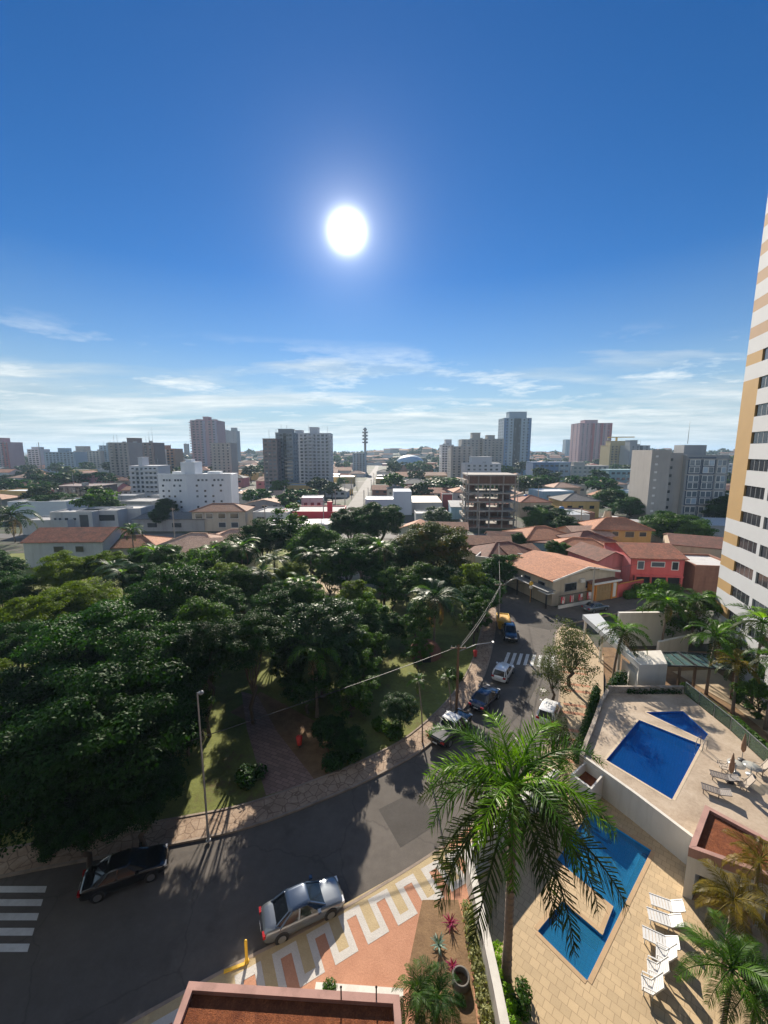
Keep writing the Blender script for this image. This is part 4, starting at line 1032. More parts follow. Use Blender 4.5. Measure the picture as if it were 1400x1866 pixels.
# pool handrail
p = W(1282, 1362, ZU); o = MB().tube([(0,-.25,0),(0,-.25,.8),(.3,-.25,.9),(.5,-.25,.5),(.5,-.25,-.3)], .025, 8).tube([(0,.25,0),(0,.25,.8),(.3,.25,.9),(.5,.25,.5),(.5,.25,-.3)], .025, 8).build("pool_ladder", M_metal, None, p, R(200))
tag(o, "steel pool ladder at the corner of the dark blue pool", "ladder")

# pavilion with the brown gravel roof, right
def flatroof_pavilion(name, look, poly, z, m_wall, m_par, m_grav, open_=False, pw=.28):
    c = Vector(poly[0]); o = thing(name, look, "pavilion", (c.x, c.y, 0)); lp = [(p[0]-c.x, p[1]-c.y) for p in poly]
    P = lp if area(lp) > 0 else lp[::-1]; n = len(P); mb = MB()
    ctr = Vector((sum(p[0] for p in P)/n, sum(p[1] for p in P)/n))
    ins = []
    for i in range(n):
        a, b, c2 = Vector(P[i-1]), Vector(P[i]), Vector(P[(i+1) % n]); t1 = (b-a).normalized(); t2 = (c2-b).normalized(); n1 = Vector((-t1.y, t1.x)); n2 = Vector((-t2.y, t2.x))
        k = (n1+n2); k = k/ max(.3, k.dot(n1)); ins.append(tuple(b + k*pw))
    q = MB()
    for i in range(n): q.prism([P[i], P[(i+1) % n], ins[(i+1) % n], ins[i]], z-.45, z+.14+.002*i)
    q.build("parapet", m_par, o); MB().prism([(x*1+0, y) for x, y in ins], z-.4, z-.06).build("roof", m_grav, o)
    return o, P, ins
RB = [W2(345, 1793, 3.6), W2(728, 1818, 3.6)]; dv = Vector(W2(318, 1866, 3.6)) - Vector(RB[0]); 
RBp = [tuple(Vector(RB[0]) + dv*5), tuple(Vector(RB[1]) + Vector((.4, dv.y*5))), RB[1], RB[0]]
o, P, ins = flatroof_pavilion("gatehouse", "flat gatehouse roof covered in red clay gravel with pink parapet", RBp, 3.6, M_white, M_parapet, M_gravel)
MB().prism([(x*.97+.05, y-.1) for x, y in ins], -.1, 3.2).build("wall", M_white, o)
for i, (px) in enumerate((622, 686)):
    p = W(px, 1822, 3.7); q = MB(); q.lathe([(.03,0),(.03,.62),(.05,.64),(.01,.70)], 8); q = q.build("roof_spike", M_dark, None, p); tag(q, ["thin dark vent pipe at the gatehouse parapet, left one", "thin dark vent pipe at the gatehouse parapet, right one"][i], "vent pipe")
wall_line("entrance_wall", "low white wall edge behind the gatehouse parapet", [W2(575, 1800, .4), W2(735, 1812, .4)], .5, .3, M_white)
G_ = [W2(1255, 1548, 3.3), W2(1285, 1470, 3.3)]; e1 = Vector(W2(1400, 1600, 3.3)) - Vector(G_[0]); e2 = Vector(W2(1400, 1532, 3.3)) - Vector(G_[1])
GP = [G_[0], tuple(Vector(G_[0]) + e1*1.3), tuple(Vector(G_[1]) + e2*1.4), G_[1]]
o, P, ins = flatroof_pavilion("pool_pavilion", "white garden pavilion with brown gravel roof beside the pool loungers", GP, 3.3, M_white, M_parapet, M_gravel)
q = MB(); a, b, c, d = [Vector(p) for p in P]
q.prism([a, a.lerp(b, .10), a.lerp(b, .10) + (d-a)*.98, d], -.1, 2.86)                     # left end wall
q.prism([d + (a-d)*.10, d, c, c + (b-c)*.10], -.1, 2.855)                                   # back wall
q.prism([a.lerp(b, .101), b, b + (c-b)*.08, a.lerp(b, .101) + (d-a)*.08], 1.9, 2.852)         # lintel over the open front
q.prism([a.lerp(b, .72), a.lerp(b, .76), a.lerp(b, .76) + (d-a)*.07, a.lerp(b, .72) + (d-a)*.07], -.1, 1.9)
q.build("wall", M_white, o); MB().prism([tuple(x) for x in (a.lerp(b,.11)+(d-a)*.01, b, b+(c-b)*.9, a.lerp(b,.11)+(d-a)*.88)], .0, .14).build("floor", mat("terracotta_floor", (.45,.26,.12), .7, .15, 2), o)

# pool house and car ramp beyond the dark blue pool
def pool_house():
    c = W(1165, 1250, 0); o = thing("pool_house", "white pool house with glazed green canopy behind the dark blue pool", "pool house", (c.x, c.y, 0))
    def L(px, py, z): p = W(px, py, z); return (p.x-c.x, p.y-c.y)
    MB().prism([L(1165,1212,4), L(1217,1210,4), L(1205,1185,4), L(1150,1187,4)], -.1, 4.0).build("wall", M_white, o)
    MB().prism([L(1148,1215,2.9), L(1166,1228,2.9), L(1163,1218,2.9), L(1135,1195,2.9)], -.1, 2.6).build("side_wall", M_white, o)
    q = MB(); A_, B_ = L(1062,1120,4.6), L(1166,1211,4.1); C_, D_ = L(1150,1188,4.1), L(1092,1118,4.6)
    q.add([(*A_,4.6),(*B_,4.1),(*C_,4.12),(*D_,4.62),(*A_,4.0),(*B_,3.5),(*C_,3.52),(*D_,4.0)], [(0,1,2,3),(7,6,5,4),(0,4,5,1),(1,5,6,2),(2,6,7,3),(3,7,4,0)]); q.build("ramp_roof", mat("white_roof_sheet", (.62,.63,.62), .35, .08, 1), o)
    for px, py in ((1068,1126),(1098,1152),(1130,1180)):
        x, y = L(px, py, 4.0); MB().box(x-.12, y-.12, -.1, x+.12, y+.12, 3.75).build("column", M_white, o)
    gm = panemat("canopy_glass", (.10, .17, .15), .35)
    for i, (p4) in enumerate([[(1195,1213),(1270,1214),(1233,1188),(1183,1190)], [(1272,1214),(1345,1224),(1290,1192),(1236,1188)]]):
        q = MB(); q.add([(*L(px,py,3.3+.1*i),3.3+.1*i) for px, py in p4], [(0,1,2,3)]); w = q.build("glass_canopy", gm, o); w.modifiers.new("thickness", 'SOLIDIFY').thickness = .05
        q = MB(); pts = [(*L(px,py,3.36+.1*i),3.36+.1*i) for px, py in p4]
        for k in range(4): q.bar(pts[k], pts[(k+1) % 4], .12, .12)
        for t in (.25,.5,.75): q.bar(Vector(pts[0]).lerp(Vector(pts[1]), t), Vector(pts[3]).lerp(Vector(pts[2]), t), .06, .06)
        q.build("canopy_frame", M_dark, o)
    for px, py in ((1240,1214),(1268,1214),(1340,1223)):
        x, y = L(px, py, 3.3); MB().box(x-.1, y-.1, -.1, x+.1, y+.1, 3.25).build("column", M_wood, o)
    return o
pool_house()
a = W2(1135, 1190, 0); b = W2(1318, 1186, 0)
wall_line("ramp_wall", "tall plain pale wall behind the palms and the pool house", [W2(1128,1117,4.6), W2(1215,1116,4.6), W2(1312,1112,4.6)], 4.6, .35, mat("pale_wall", (.76,.73,.66), .85, .07, .5, stain=(.60,.56,.50)), cap=M_white)
wall_line("ramp_parapet", "short white parapet with slats in front of the tall pale wall", [W2(1200, 1172, 2.4), W2(1255, 1160, 2.4)], 2.6, .3, M_white)
sheet("sand_court", [W2(*p) for p in [(1225,1225),(1300,1222),(1400,1290),(1520,1380),(1520,1440),(1340,1290)]], .12, M_sand)
sheet("garden_ground", [W2(*p) for p in [(1110,1262),(1090,1180),(1330,1190),(1560,1290),(1560,1520),(1400,1430),(1250,1262)]], .06, M_soil)

# ------------------------------------------------------------------ the striped tower on the right
def striped_tower():
    c = Vector((43.0, 50.0)); d1 = Vector((-3.7, -11.4)).normalized(); d2 = Vector((-d1.y, d1.x))     # d1: along the visible face towards us, d2: into the block
    if d2.x < 0: d2 = -d2
    ang = math.atan2(d1.y, d1.x); o = thing("striped_tower", "tall white and ochre striped apartment tower cut off by the right edge", "tower block", (c.x, c.y, 0), ang)
    # local: x along face, y: into the block must be +; rotate gives y = left of d1
    s = 1 if Vector((-d1.y, d1.x)).dot(d2) > 0 else -1
    Wd, Dp, Ht, fl = 22.0, 20.0, 74.0, 3.02
    Mo = mat("ochre_render", (.36, .225, .085), .85, .08, .6); Mt = mat("tan_render", (.34, .22, .13), .85, .08, .6); Mw = mat("white_render", (.46, .47, .485), .85, .06, .6)
    def bx(x0, y0, z0, x1, y1, z1, nm, m):
        if s < 0: y0, y1 = -y1, -y0
        return MB().box(x0, y0, z0, x1, y1, z1).build(nm, m, o)
    bx(0, .25, -.1, Wd, Dp, Ht, "core_wall", Mw)
    zb = zat(880, 50*1.0); n = 0
    z = 1.2; fl_i = 0
    base = zb % fl
    z = base - fl + .0
    while z < Ht - 1:
        # one storey: white band (1.65 m), then coloured band with the window
        zw0, zw1 = max(0, z), z + 1.72; zc1 = z + fl
        solid = zat(882, 50) - 1 < z + 1.72 + .4 < zat(672, 50)
        up = z > zat(672, 50) - 1
        if solid: bx(0, 0, zw0, 3.3, .25, zc1, "ochre_panel", Mo); bx(3.3, 0, zw0, Wd, .25, zw1, "white_band", Mw)
        else:
            if zw1 > .1: bx(0, 0, zw0, Wd, .25, zw1, "white_band", Mw)
            bx(0, 0.004, max(0, zw1), 3.3 if not up else 5.2, .25, zc1, "ochre_panel", Mt if up else Mo)
        zc = (zw1 + zc1)/2
        if zc > .8:
            for k in range(4):
                x0 = (3.4 if not up else 5.3) + k*4.6
                if x0 + 4.4 > Wd: break
                y = .12
                w = link("window", unit_box(M_glassd), o, (x0+2.0, s*.2, zc), 0, (3.9, .12, fl-1.72-.06))
                [link("frame", unit_box(M_metal), w, (fx, -s*.3, 0), 0, (.018, .6, 1.0)) for fx in (-.25, 0, .25)]
                bx(x0+3.98, .002, zw1+.002, x0+4.57, .25, zc1-.002, "pier", Mw)
        z += fl
    bx(-.2, -.2, Ht, Wd+.2, Dp+.2, Ht+.8, "roof", Mw)
    OCC.append((c.x+8, c.y, 16))
striped_tower()

# ------------------------------------------------------------------ houses across the street, right
T = roofmat("clay_tiles", (.50, .215, .11), (.32, .14, .08)); T2 = roofmat("dark_clay_tiles", (.22, .085, .055), (.08, .04, .03)); T3 = roofmat("mossy_clay_tiles", (.38, .13, .07), (.10, .055, .035))
T4 = roofmat("pale_clay_tiles", (.58, .36, .25), (.40, .24, .16)); T5 = roofmat("grey_tiles", (.20, .19, .18), (.12, .11, .10)); T6 = roofmat("brown_tiles", (.36, .17, .10), (.18, .09, .06))
Mcr = mat("cream_wall", (.55, .48, .38), .85, .1, .6, stain=(.35,.29,.22)); Myl = mat("yellow_wall", (.62, .42, .15), .85, .1, .6, stain=(.45,.28,.1)); Mco = mat("coral_wall", (.64, .125, .115), .85, .1, .6, stain=(.42,.06,.055)); Mpk = mat("pink_wall", (.62, .22, .23), .85, .1, .6, stain=(.45,.14,.14))
Mwh = mat("white_wall", (.56, .55, .53), .85, .1, .5, stain=(.42,.40,.37)); Mgy = mat("grey_wall", (.36, .36, .36), .85, .12, .5, stain=(.22,.21,.2)); Mbl = mat("blue_wall", (.22, .36, .48), .85, .1, .5, stain=(.15,.26,.36)); Mbr = mat("brick_wall", (.30, .14, .09), .9, .2, 2.0, stain=(.18,.08,.05)); Mbg = mat("beige_wall", (.46, .37, .27), .85, .1, .5, stain=(.32,.25,.18)); Mor = mat("orange_wall", (.62, .25, .05), .85, .1, .6, stain=(.45,.16,.03))
Mtr = mat("white_trim", (.72, .70, .66), .7, .05, 2)
A22 = R(22)
def at22(px, py, z): return W2(px, py, z)
oA = (28.3, 65.0)
hA_ = house("house", "beige corner house with a wide terracotta gable roof and banners at its fence", oA, A22, 14.6, 12.2, 4.6, 'gable_y', 1.5, Mcr, T, .55,
      [('f', 4.0, 2.9, 2.6, 1.3), ('f', 8.5, 2.9, 2.0, 1.2), ('l', 2.5, 3.0, 1.5, 1.1), ('l', 6.0, 3.0, 1.5, 1.1), ('l', 9.5, 3.0, 1.4, 1.0)], ridgecap=Mtr, frame=Mgy)
q = MB(); q.box(2.0, 3.2, 5.32, 3.3, 4.0, 5.42); 
MB().box(-1.9, -.8, 2.9, -.06, 10.5, 3.02).build("awning", M_metal, hA_); MB().box(-1.95, -.9, 2.55, -.4, 1.3, 2.7).build("awning_end", Mtr, hA_)
for y in (-.6, 3, 6.5, 10): MB().box(-1.8, y, 0, -1.6, y+.2, 2.9).build("awning_post", M_dark, hA_)
# ac unit
MB().box(5.9, -.5, 3.5, 6.8, -.03, 4.1).build("air_conditioner", Mtr, hA_)
# fence and banners
def local22(org, x, y): return (org[0]+math.cos(A22)*x-math.sin(A22)*y, org[1]+math.sin(A22)*x+math.cos(A22)*y)
f0, f1 = local22(oA, .2, -1.3), local22(oA, 7.4, -1.3)
fo = thing("house_fence", "dark railing fence with white rail in front of the beige corner house", "fence", (*f0, 0), A22)
MB().box(0, -.1, 0, 7.2, .1, .55).build("fence_base", Mtr, fo)
mb = MB()
for i in range(36): mb.bar((i*.2+.05, 0, .55), (i*.2+.05, 0, 2.2), .04, .04)
mb.box(0, -.04, 2.15, 7.2, .04, 2.22); mb.build("railing", M_dark, fo)
M_ban = {}
for i in range(4):
    p = local22(oA, .9+1.95*i, -1.48); b = thing("banner", "red and white cloth banner on the railing, %s from the corner" % ["first", "second", "third", "fourth"][i], "banner", (*p, .9), A22, "red and white banners on the railing")
    q = MB(); nx = 8; vs = []
    for a in range(nx+1):
        for zz in (0, .55, 1.15): vs.append((-.45+.9*a/nx, .06*math.sin(a*1.7+i)-.05, zz + .05*math.sin(a+i)))
    fs = [(a*3+k, a*3+3+k, a*3+4+k, a*3+1+k) for a in range(nx) for k in range(2)]; q.add(vs, fs)
    me = q.mesh("banner_cloth", [mat("banner_white", (.72,.70,.68), .8, .05, 4), mat("banner_red", (.55,.05,.07), .8, .08, 4)])
    for pi, pl in enumerate(me.polygons): pl.material_index = 1 if (pi // 2 + pi % 2 + i) % 3 == 0 or pi // 2 < 2 else 0
    link("cloth", me, b); MB().bar((-.5, 0, 1.17), (.5, 0, 1.17), .03, .03).build("rod", M_dark, b)
# garage with orange gate
oB = local22(oA, 7.9, -1.2)
g = house("garage", "low garage with an orange framed wooden gate and dark tiled roof", oB, A22, 6.0, 6.5, 3.3, 'shed', .9, Mor, T2, .3)
q = MB(); q.box(.8, -.09, .1, 4.3, -.03, 2.9)
for i in range(5): q.box(.8+.7*i, -.13, .1, .9+.7*i, -.089, 2.9)
q.box(.8, -.14, 1.45, 4.4, -.088, 1.6); q.build("gate", mat("gate_wood", (.34,.22,.10), .6, .2, 3), g)
q = MB(); q.box(.5, -.16, 0, .79, -.02, 3.1); q.box(4.41, -.16, 0, 4.7, -.02, 3.1); q.box(.79, -.16, 2.91, 4.41, -.02, 3.1); q.build("gate_frame", Mor, g); MB().box(4.9, -.08, .3, 5.6, -.03, 2.9).build("side_door", Mtr, g)
MB().box(-.3, -.6, 3.25, 6.3, -.31, 3.5).build("gutter", Mtr, g)
wall_line("street_wall", "red and orange street wall right of the garage gate", [local22(oB, 6.05, .1), local22(oB, 13, .3)], 2.4, .25, Mco, cap=Mor)
# coral house
C0 = W2(1147, 1075, 0); C1 = W2(1250, 1073, 0); ca = R(-6)
hc = house("house", "two-storey coral red house with pink side and mossy brown roof", C0, ca, 9.2, 12, 6.4, 'gable_x', 1.5, Mco, T3, .5, [('f', 1.6, 4.9, 1.0, 1.4), ('f', 4.6, 5.1, 2.2, .8), ('f', 7.6, 4.9, 1.0, 1.4)], frame=Mtr)
MB().box(-.06, .3, .2, -.02, 11.8, 6.0).build("side_wall", Mpk, hc)
q = MB(); q.box(.4, -.9, 2.9, 8.8, -.03, 3.1); q.build("porch_slab", Mco, hc); MB().box(.5, -.05, .2, 8.6, -.02, 2.8).build("porch_opening", M_trim, hc)
for x in (.5, 3.2, 6, 8.5): MB().box(x-.12, -.85, 0, x+.12, -.6, 2.9).build("porch_column", Mco, hc)
house("house", "dark roofed annexe with pink gable beside the coral house", W2(1088, 1050, 2), R(14), 7.0, 8.5, 5.2, 'gable_y', 1.5, Mpk, T2, .4, [('f', 2, 2.0, 1.2, 1)])
house("house", "dark brown hipped roof behind the pink annexe", W2(1052, 1005, 3), R(10), 9.5, 8, 5.2, 'hip', 1.7, Mwh, T2, .4)
# yellow house and the ones behind
def hp(px, py, z): return W2(px, py, z)
hy = house("house", "yellow house with arched windows and terracotta hipped roof", hp(1083, 975, 5.2), R(-5), 13.5, 9, 6.8, 'hip', 2.2, Myl, T, .6, [('f', 2, 5.6, 1.2, 1), ('f', 5, 5.6, 1.4, 1), ('f', 8.4, 5.5, 2.0, 1.3), ('f', 11.5, 5.6, 1.5, 1)], frame=mat("sand_trim", (.6,.48,.3), .8, .05, 2))
q = MB(); q.lathe([(1.8,0),(1.0,4.2),(.8,5.2)], 14); w = thing("water_tower", "squat conical brown water tower with tray behind the yellow house", "water tower", (*hp(1106, 958, 5), 4.0)); q.build("tower_cone", Mbg, w); MB().box(-1.0,-1.2,3.2,3.2,1.2,3.5).build("tray", Mtr, w)
house("house", "cream house with reddish roof left of the yellow house", hp(1052, 985, 4.5), R(4), 9, 10, 5.6, 'gable_x', 1.6, Mcr, T4, .5, [('f', 2, 4, 1.6, 1.5), ('f', 5.5, 4, 1.6, 1.5)], frame=Mtr)
house("house", "wide terracotta hipped roof behind the blue shed", hp(958, 988, 4), R(10), 14, 11, 4.6, 'hip', 2.1, Mbg, T, .5)
house("house", "terracotta hipped roof between the blue shed and the cream house", hp(1003, 1000, 4), R(-24), 13, 9, 4.3, 'hip', 1.9, Mbg, T, .5)
house("shed", "low shed with pale blue walls among the tiled roofs", hp(966, 996, 3), R(-14), 7.5, 5, 4.2, 'shed', .5, Mbl, T2, .3, cat="shed")
house("house", "dark brown hipped roof in the shade left of the blue shed", hp(888, 1024, 3.5), R(16), 13, 10, 4.3, 'hip', 1.9, Mbg, T2, .5)
house("house", "pinkish terrace roof with pale parapet beside the street trees", hp(866, 1023, 3.5), R(-28), 9, 6.5, 4.4, 'flat', .3, Mwh, T4, .2)
house("house", "white walled house below the unfinished building", hp(852, 1004, 3.5), R(-10), 9.5, 7, 5.2, 'gable_x', 1.3, Mwh, T6, .4, [('f', 3, 3.8, 1.2, 1), ('f', 7, 3.8, 1.0, 1)])
house("house", "small white house with brown roof right of the white walled one", hp(893, 990, 3.5), R(-6), 8, 7, 4.6, 'gable_x', 1.3, Mwh, T2, .4)
house("house", "low dark-tiled roof behind the terracotta corner house", hp(935, 1022, 3.5), R(22), 8, 8, 4.2, 'gable_x', 1.5, Mbg, T6, .4)
house("hall", "long beige walled hall with dark red roof beside the striped tower", hp(1222, 1010, 4), R(-28), 24, 12, 6.2, 'gable_x', 1.4, Mbg, T2, .2, cat="hall")
house("house", "brick house with flat white roof slab beside the striped tower", hp(1262, 1082, 0), R(-8), 7.5, 9, 5.2, 'flat', .3, Mbr, Mwh, .2)
house("shed", "open carport roof of grey sheet behind the striped tower", hp(1265, 962, 3), R(-10), 13, 9, 4.0, 'shed', .9, Mgy, mat("sheet_roof", (.42,.45,.47), .5, .15, 1.2), .3, cat="shed")
house("house", "long low grey wall building at the foot of the grey apartment block", hp(1128, 962, 3.5), R(-18), 20, 7, 4.4, 'shed', .8, Mgy, mat("sheet_roof2", (.5,.48,.45), .5, .15, 1.2), .2)
# left houses just behind the park
house("house", "white gabled house with long mossy red roof at the left behind the trees", hp(48, 1035, 0), R(3), 17, 11, 6.0, 'gable_x', 2.2, Mwh, T3, .4, [('f', 7.5, 4.2, 2.0, 1.2), ('f', 12, 4.2, 1.6, 1.2)], frame=Mgy)
house("house", "low house with folded terracotta roof right of the white gabled house", hp(158, 1005, 3), R(8), 15, 9, 3.8, 'hip', 1.8, Mcr, T, .5)
house("house", "salmon tiled hipped roof behind the park, left of the pair", hp(292, 1000, 3), R(-8), 14, 10, 4.0, 'hip', 2.0, Mcr, T4, .5)
house("house", "salmon tiled gable roof behind the park, right of the pair", hp(335, 1016, 3), R(8), 15, 10, 4.4, 'gable_x', 1.8, Mcr, T4, .5)
house("house", "small salmon hipped roof nearest the street trees behind the park", hp(378, 994, 3), R(6), 12, 9, 4.2, 'hip', 1.9, Mcr, T4, .5)
house("house", "two-storey cream house with balconies right of the white square-windowed block", hp(352, 968, 0), R(3), 17, 10, 6.6, 'hip', 1.9, Mcr, T6, .6, [('f', 2.2, 5, 2.2, 1.6), ('f', 5.5, 5, 2.0, 1.6), ('f', 9.5, 5, 2.2, 1.6), ('f', 13.5, 5, 2.6, 1.6), ('f', 9.5, 2, 2.2, 1.6), ('f', 13.5, 2, 2.2, 1.6)], frame=Mtr)
house("hall", "plain white hall wall at the far left above the flat white houses", hp(18, 948, 0), R(4), 21, 12, 6.8, 'flat', .3, mat("bright_white_wall", (.74,.74,.72), .8, .06, .5), Mgy, .2, cat="hall")
house("modern_house", "modern flat white house with two strips of small windows", hp(95, 972, 0), R(2), 13, 9, 6.6, 'flat', .3, Mwh, Mgy, .2, [('f', 1.5, 4.6, .7, .7), ('f', 3, 4.6, .7, .7), ('f', 5, 4.6, 1, .7), ('f', 7.5, 4.6, .9, .7), ('f', 10.4, 3.6, 2.6, 4.6)])
house("modern_house", "modern flat white house with a deep dark balcony recess", hp(143, 968, 0), R(2), 13, 9, 6.6, 'flat', .3, Mwh, Mgy, .2, [('f', 2, 4.6, 1.2, .8), ('f', 4.5, 4.6, 1.2, .8), ('f', 9.5, 4.4, 5.0, 1.9)])
house("house", "flat grey roofed building below the white hall at the left", hp(42, 974, 0), R(-3), 15, 8, 4.4, 'flat', .3, Mwh, Mgy, .2)
house("house", "white flat roofed house with roof tank right of the modern pair", hp(205, 962, 0), R(2), 10, 9, 6.4, 'flat', .3, Mwh, Mwh, .2, [('f', 3, 4.4, 2, 1.2)])
house("house", "long dark roofed row below the white square-windowed block", hp(245, 968, 0), R(0), 23, 9, 4.0, 'shed', 1.0, Mgy, T5, .4, [('f', 6, 2, 3, 1.4), ('f', 14, 2, 3, 1.4)])
# red shop and white warehouse near the avenue
hs = house("shop_building", "bright red shop building with flat light roof behind the park", hp(512, 962, 0), R(0), 21, 15, 5.4, 'flat', .3, mat("bright_red_wall", (.55,.03,.05), .7, .08, .5), Mgy, .2, cat="shop")
MB().box(15.5, 3, 5.3, 17.2, 4, 8.6).build("sign_pillar", mat("bright_red_wall", (.5,.03,.05)), hs)
house("house", "white and grey flat house left of the red shop", hp(462, 964, 0), R(-8), 12, 12, 5.6, 'flat', .3, Mwh, Mgy, .2, [('f', 3, 3.6, 3, 1.2)])
house("house", "low white roofed house in front of the red shop", hp(488, 976, 0), R(4), 21, 8, 3.4, 'gable_x', 1.0, Mwh, mat("white_sheet_roof", (.62,.60,.56), .6, .1, 1), .3)
hw = house("warehouse", "pale blue white warehouse with raised block beside the avenue", hp(666, 938, 0), R(0), 19, 12, 6.2, 'flat', .3, mat("pale_blue_wall", (.52,.58,.66), .8, .06, .5), mat("bright_roof", (.75,.75,.73), .5, .05, 1), .2, cat="warehouse")
MB().box(11.5, .02, 6.1, 18.9, 11.8, 9.6).build("raised_block", mat("pale_blue_wall", (.5,.5,.6)), hw)
house("warehouse", "long warehouse with sand coloured sheet roof behind the warehouse block", hp(748, 935, 0), R(0), 13, 16, 4.6, 'shed', .9, Mwh, mat("sand_sheet", (.62,.54,.42), .6, .1, 1), .3, cat="warehouse")
hr = house("shop_building", "dark red cube-shaped shop front with white frame", hp(806, 932, 0), R(0), 4.2, 6, 7.4, 'flat', .3, mat("dark_red_wall", (.28,.06,.06), .8, .1, .6), Mwh, .2, cat="shop")
q = MB(); q.box(-.3,-.3,0,0,-.02,7.8); q.box(4.2,-.3,0,4.5,-.02,7.8); q.box(0,-.3,7.45,4.2,-.02,7.8); q.build("frame", Mtr, hr)
house("house", "white flat roofed yard building in front of the sand roofed warehouse", hp(758, 956, 0), R(0), 12, 8, 3.8, 'flat', .3, Mwh, Mwh, .2)
house("house", "blue sided shed with sloping grey roof beside the unfinished building", hp(822, 946, 0), R(-4), 6, 12, 4.8, 'shed', 1.0, Mbl, Mgy, .3)
house("house", "terracotta roofed house peeping over the dark park trees", hp(728, 975, 2), R(-20), 8, 8, 4.0, 'gable_y', 1.6, Mwh, T, .4)
house("house", "low broken-tiled house left below the unfinished building", hp(775, 980, 1), R(-8), 12, 8, 3.8, 'gable_x', 1.4, Mbg, T6, .4)

# ------------------------------------------------------------------ unfinished concrete frame
def unfinished():
    p = W(850, 962, 0); t = p.y*CP + CAMH*SP; X0 = (851-700)*t/FPX; w = (936-851)*t/FPX; d = 13; h = zat(864, p.y); n = 6; fh = (h-.3)/n
    o = thing("unfinished_building", "unfinished concrete frame building with open floors and brick top storey", "building", (X0, p.y, 0), R(-3))
    mbk = mat("raw_brick", (.22, .13, .10), .95, .3, 1.2, stain=(.09,.06,.05))
    for f in range(n+1):
        z = f*fh; MB().box(-.3, -.3, z-.35 if f else -.2, w+.3, d+.3, z+.15).build("floor_slab", M_concrete, o)
    cs = [0, w*.2, w*.45, w*.72, w-.5]
    for x in cs:
        for y in (0, d*.5, d-.5): MB().box(x, y, 0, x+.45, y+.45, h-.3).build("column", M_concrete, o)
    rg = random.Random(3)
    for f in range(n):
        z = f*fh+.15; zt = (f+1)*fh-.35
        if f == n-1:
            for i in range(4): MB().box(cs[i]+.46, .05, z, cs[i+1]-.01, .25, zt).build("brick_wall", mbk, o)
            MB().box(.05, .5, z, .25, d-.5, zt).build("brick_wall", mbk, o)
        else:
            for i in range(4):
                if rg.random() < .8: MB().box(cs[i]+.46, d*.5, z, cs[i+1]-.01, d*.5+.2, z+(zt-z)*rg.choice([.55, .8, .999])).build("brick_wall", mbk, o)
                if rg.random() < .55: MB().box(cs[i]+.46, .08, z, cs[i+1]-.01, .26, z+rg.choice([.5, .9, 1.1])).build("brick_wall", mbk, o)
        for k in range(3): MB().box(-1.1, 1.5+4*k, z+.1, -.31, 4.2+4*k, z+1.1).build("balcony", M_concrete, o)
    mb = MB(); rg = random.Random(8)
    for i in range(44):
        x = i/43*w; mb.bar((x, -.38, h-.2-fh), (x+rg.uniform(-.2,.2), -.38, h-.5), .07, .07)
    mb.build("timber_shoring", M_wood, o)
    MB().box(-.6, -.6, 0, -.45, -.45, h+1).box(w+.4, -.6, 0, w+.55, -.45, h+.4).build("scaffold_pole", M_metal, o)
    OCC.append((X0+w/2, p.y+6, 15))
unfinished()

# ------------------------------------------------------------------ grey apartment block on the right
def grey_block():
    p = W(1176, 955, 0); t = p.y*CP + CAMH*SP; x = lambda px: (px-1176)*t/FPX; h = zat(820, p.y); h2 = zat(829, p.y)
    o = thing("apartment_block", "grey apartment block with blank slab side and blue window bays", "apartment block", (p.x, p.y, 0), R(-6))
    m1 = mat("warm_grey_render", (.40, .37, .34), .85, .08, .4, stain=(.30,.28,.26)); m2 = mat("grey_render", (.30, .31, .32), .85, .08, .4); mb_ = mat("slate_blue_render", (.06, .09, .14), .7, .1, .5)
    w1 = x(1208); w2 = x(1238); w3 = x(1308)
    MB().box(0, 0, -.1, w1, 14, h).build("slab_wall", m1, o); MB().box(w1, 3.2, -.1, w2, 14, h-1).build("side_wall", m1, o); MB().box(w2, 1.2, -.1, w3, 15, h2).build("wall", m2, o)
    MB().box(x(1246), 6, h2+.001, x(1284), 12, zat(811, p.y+6)).build("roof_block", m2, o); MB().tube([(x(1257), 8, h2+4), (x(1257), 8, h2+12)], [.12, .05], 6).build("antenna", M_metal, o)
    for i in range(9): link("window", unit_box(Mtr), o, (w1*.28, -.02, h-2.2-i*2.75), 0, (.9, .1, .7))
    for i in range(8): link("window", unit_box(M_glassd), o, (w1+2.2, 3.18, h-3.4-i*2.85), 0, (.8, .1, 1.0))
    cols = [(x(1243), x(1261)), (x(1266), x(1284)), (x(1289), x(1304))]; fh = (h2-2.6)/4
    gl = glassmat("bay_glass", (.10, .13, .16))
    for i, (a, b) in enumerate(cols):
        MB().box(a-.35, 1.02, 1.0, b+.35, 1.19, h2-.8).build("bay_panel", mb_ if i < 2 else m2, o)
        for f in range(4):
            z = 2.2 + f*fh
            for k in range(2):
                for u in range(2):
                    ww = (b-a)/2-.12; f_ = link("window", unit_box(Mtr), o, (a+(b-a)*(.25+.5*u), .98, z+.7+k*fh*.45), 0, (ww+.1, .10, fh*.40)); link("pane", unit_box(gl), f_, (0, -.4, 0), 0, (.84, .4, .84))
    for f in range(1, 5): MB().box(w2-.05, .9, f*fh+1.0, w3+.05, 1.19, f*fh+1.4).build("floor_band", m1, o)
    OCC.append((p.x+w3/2, p.y+7, 18))
grey_block()

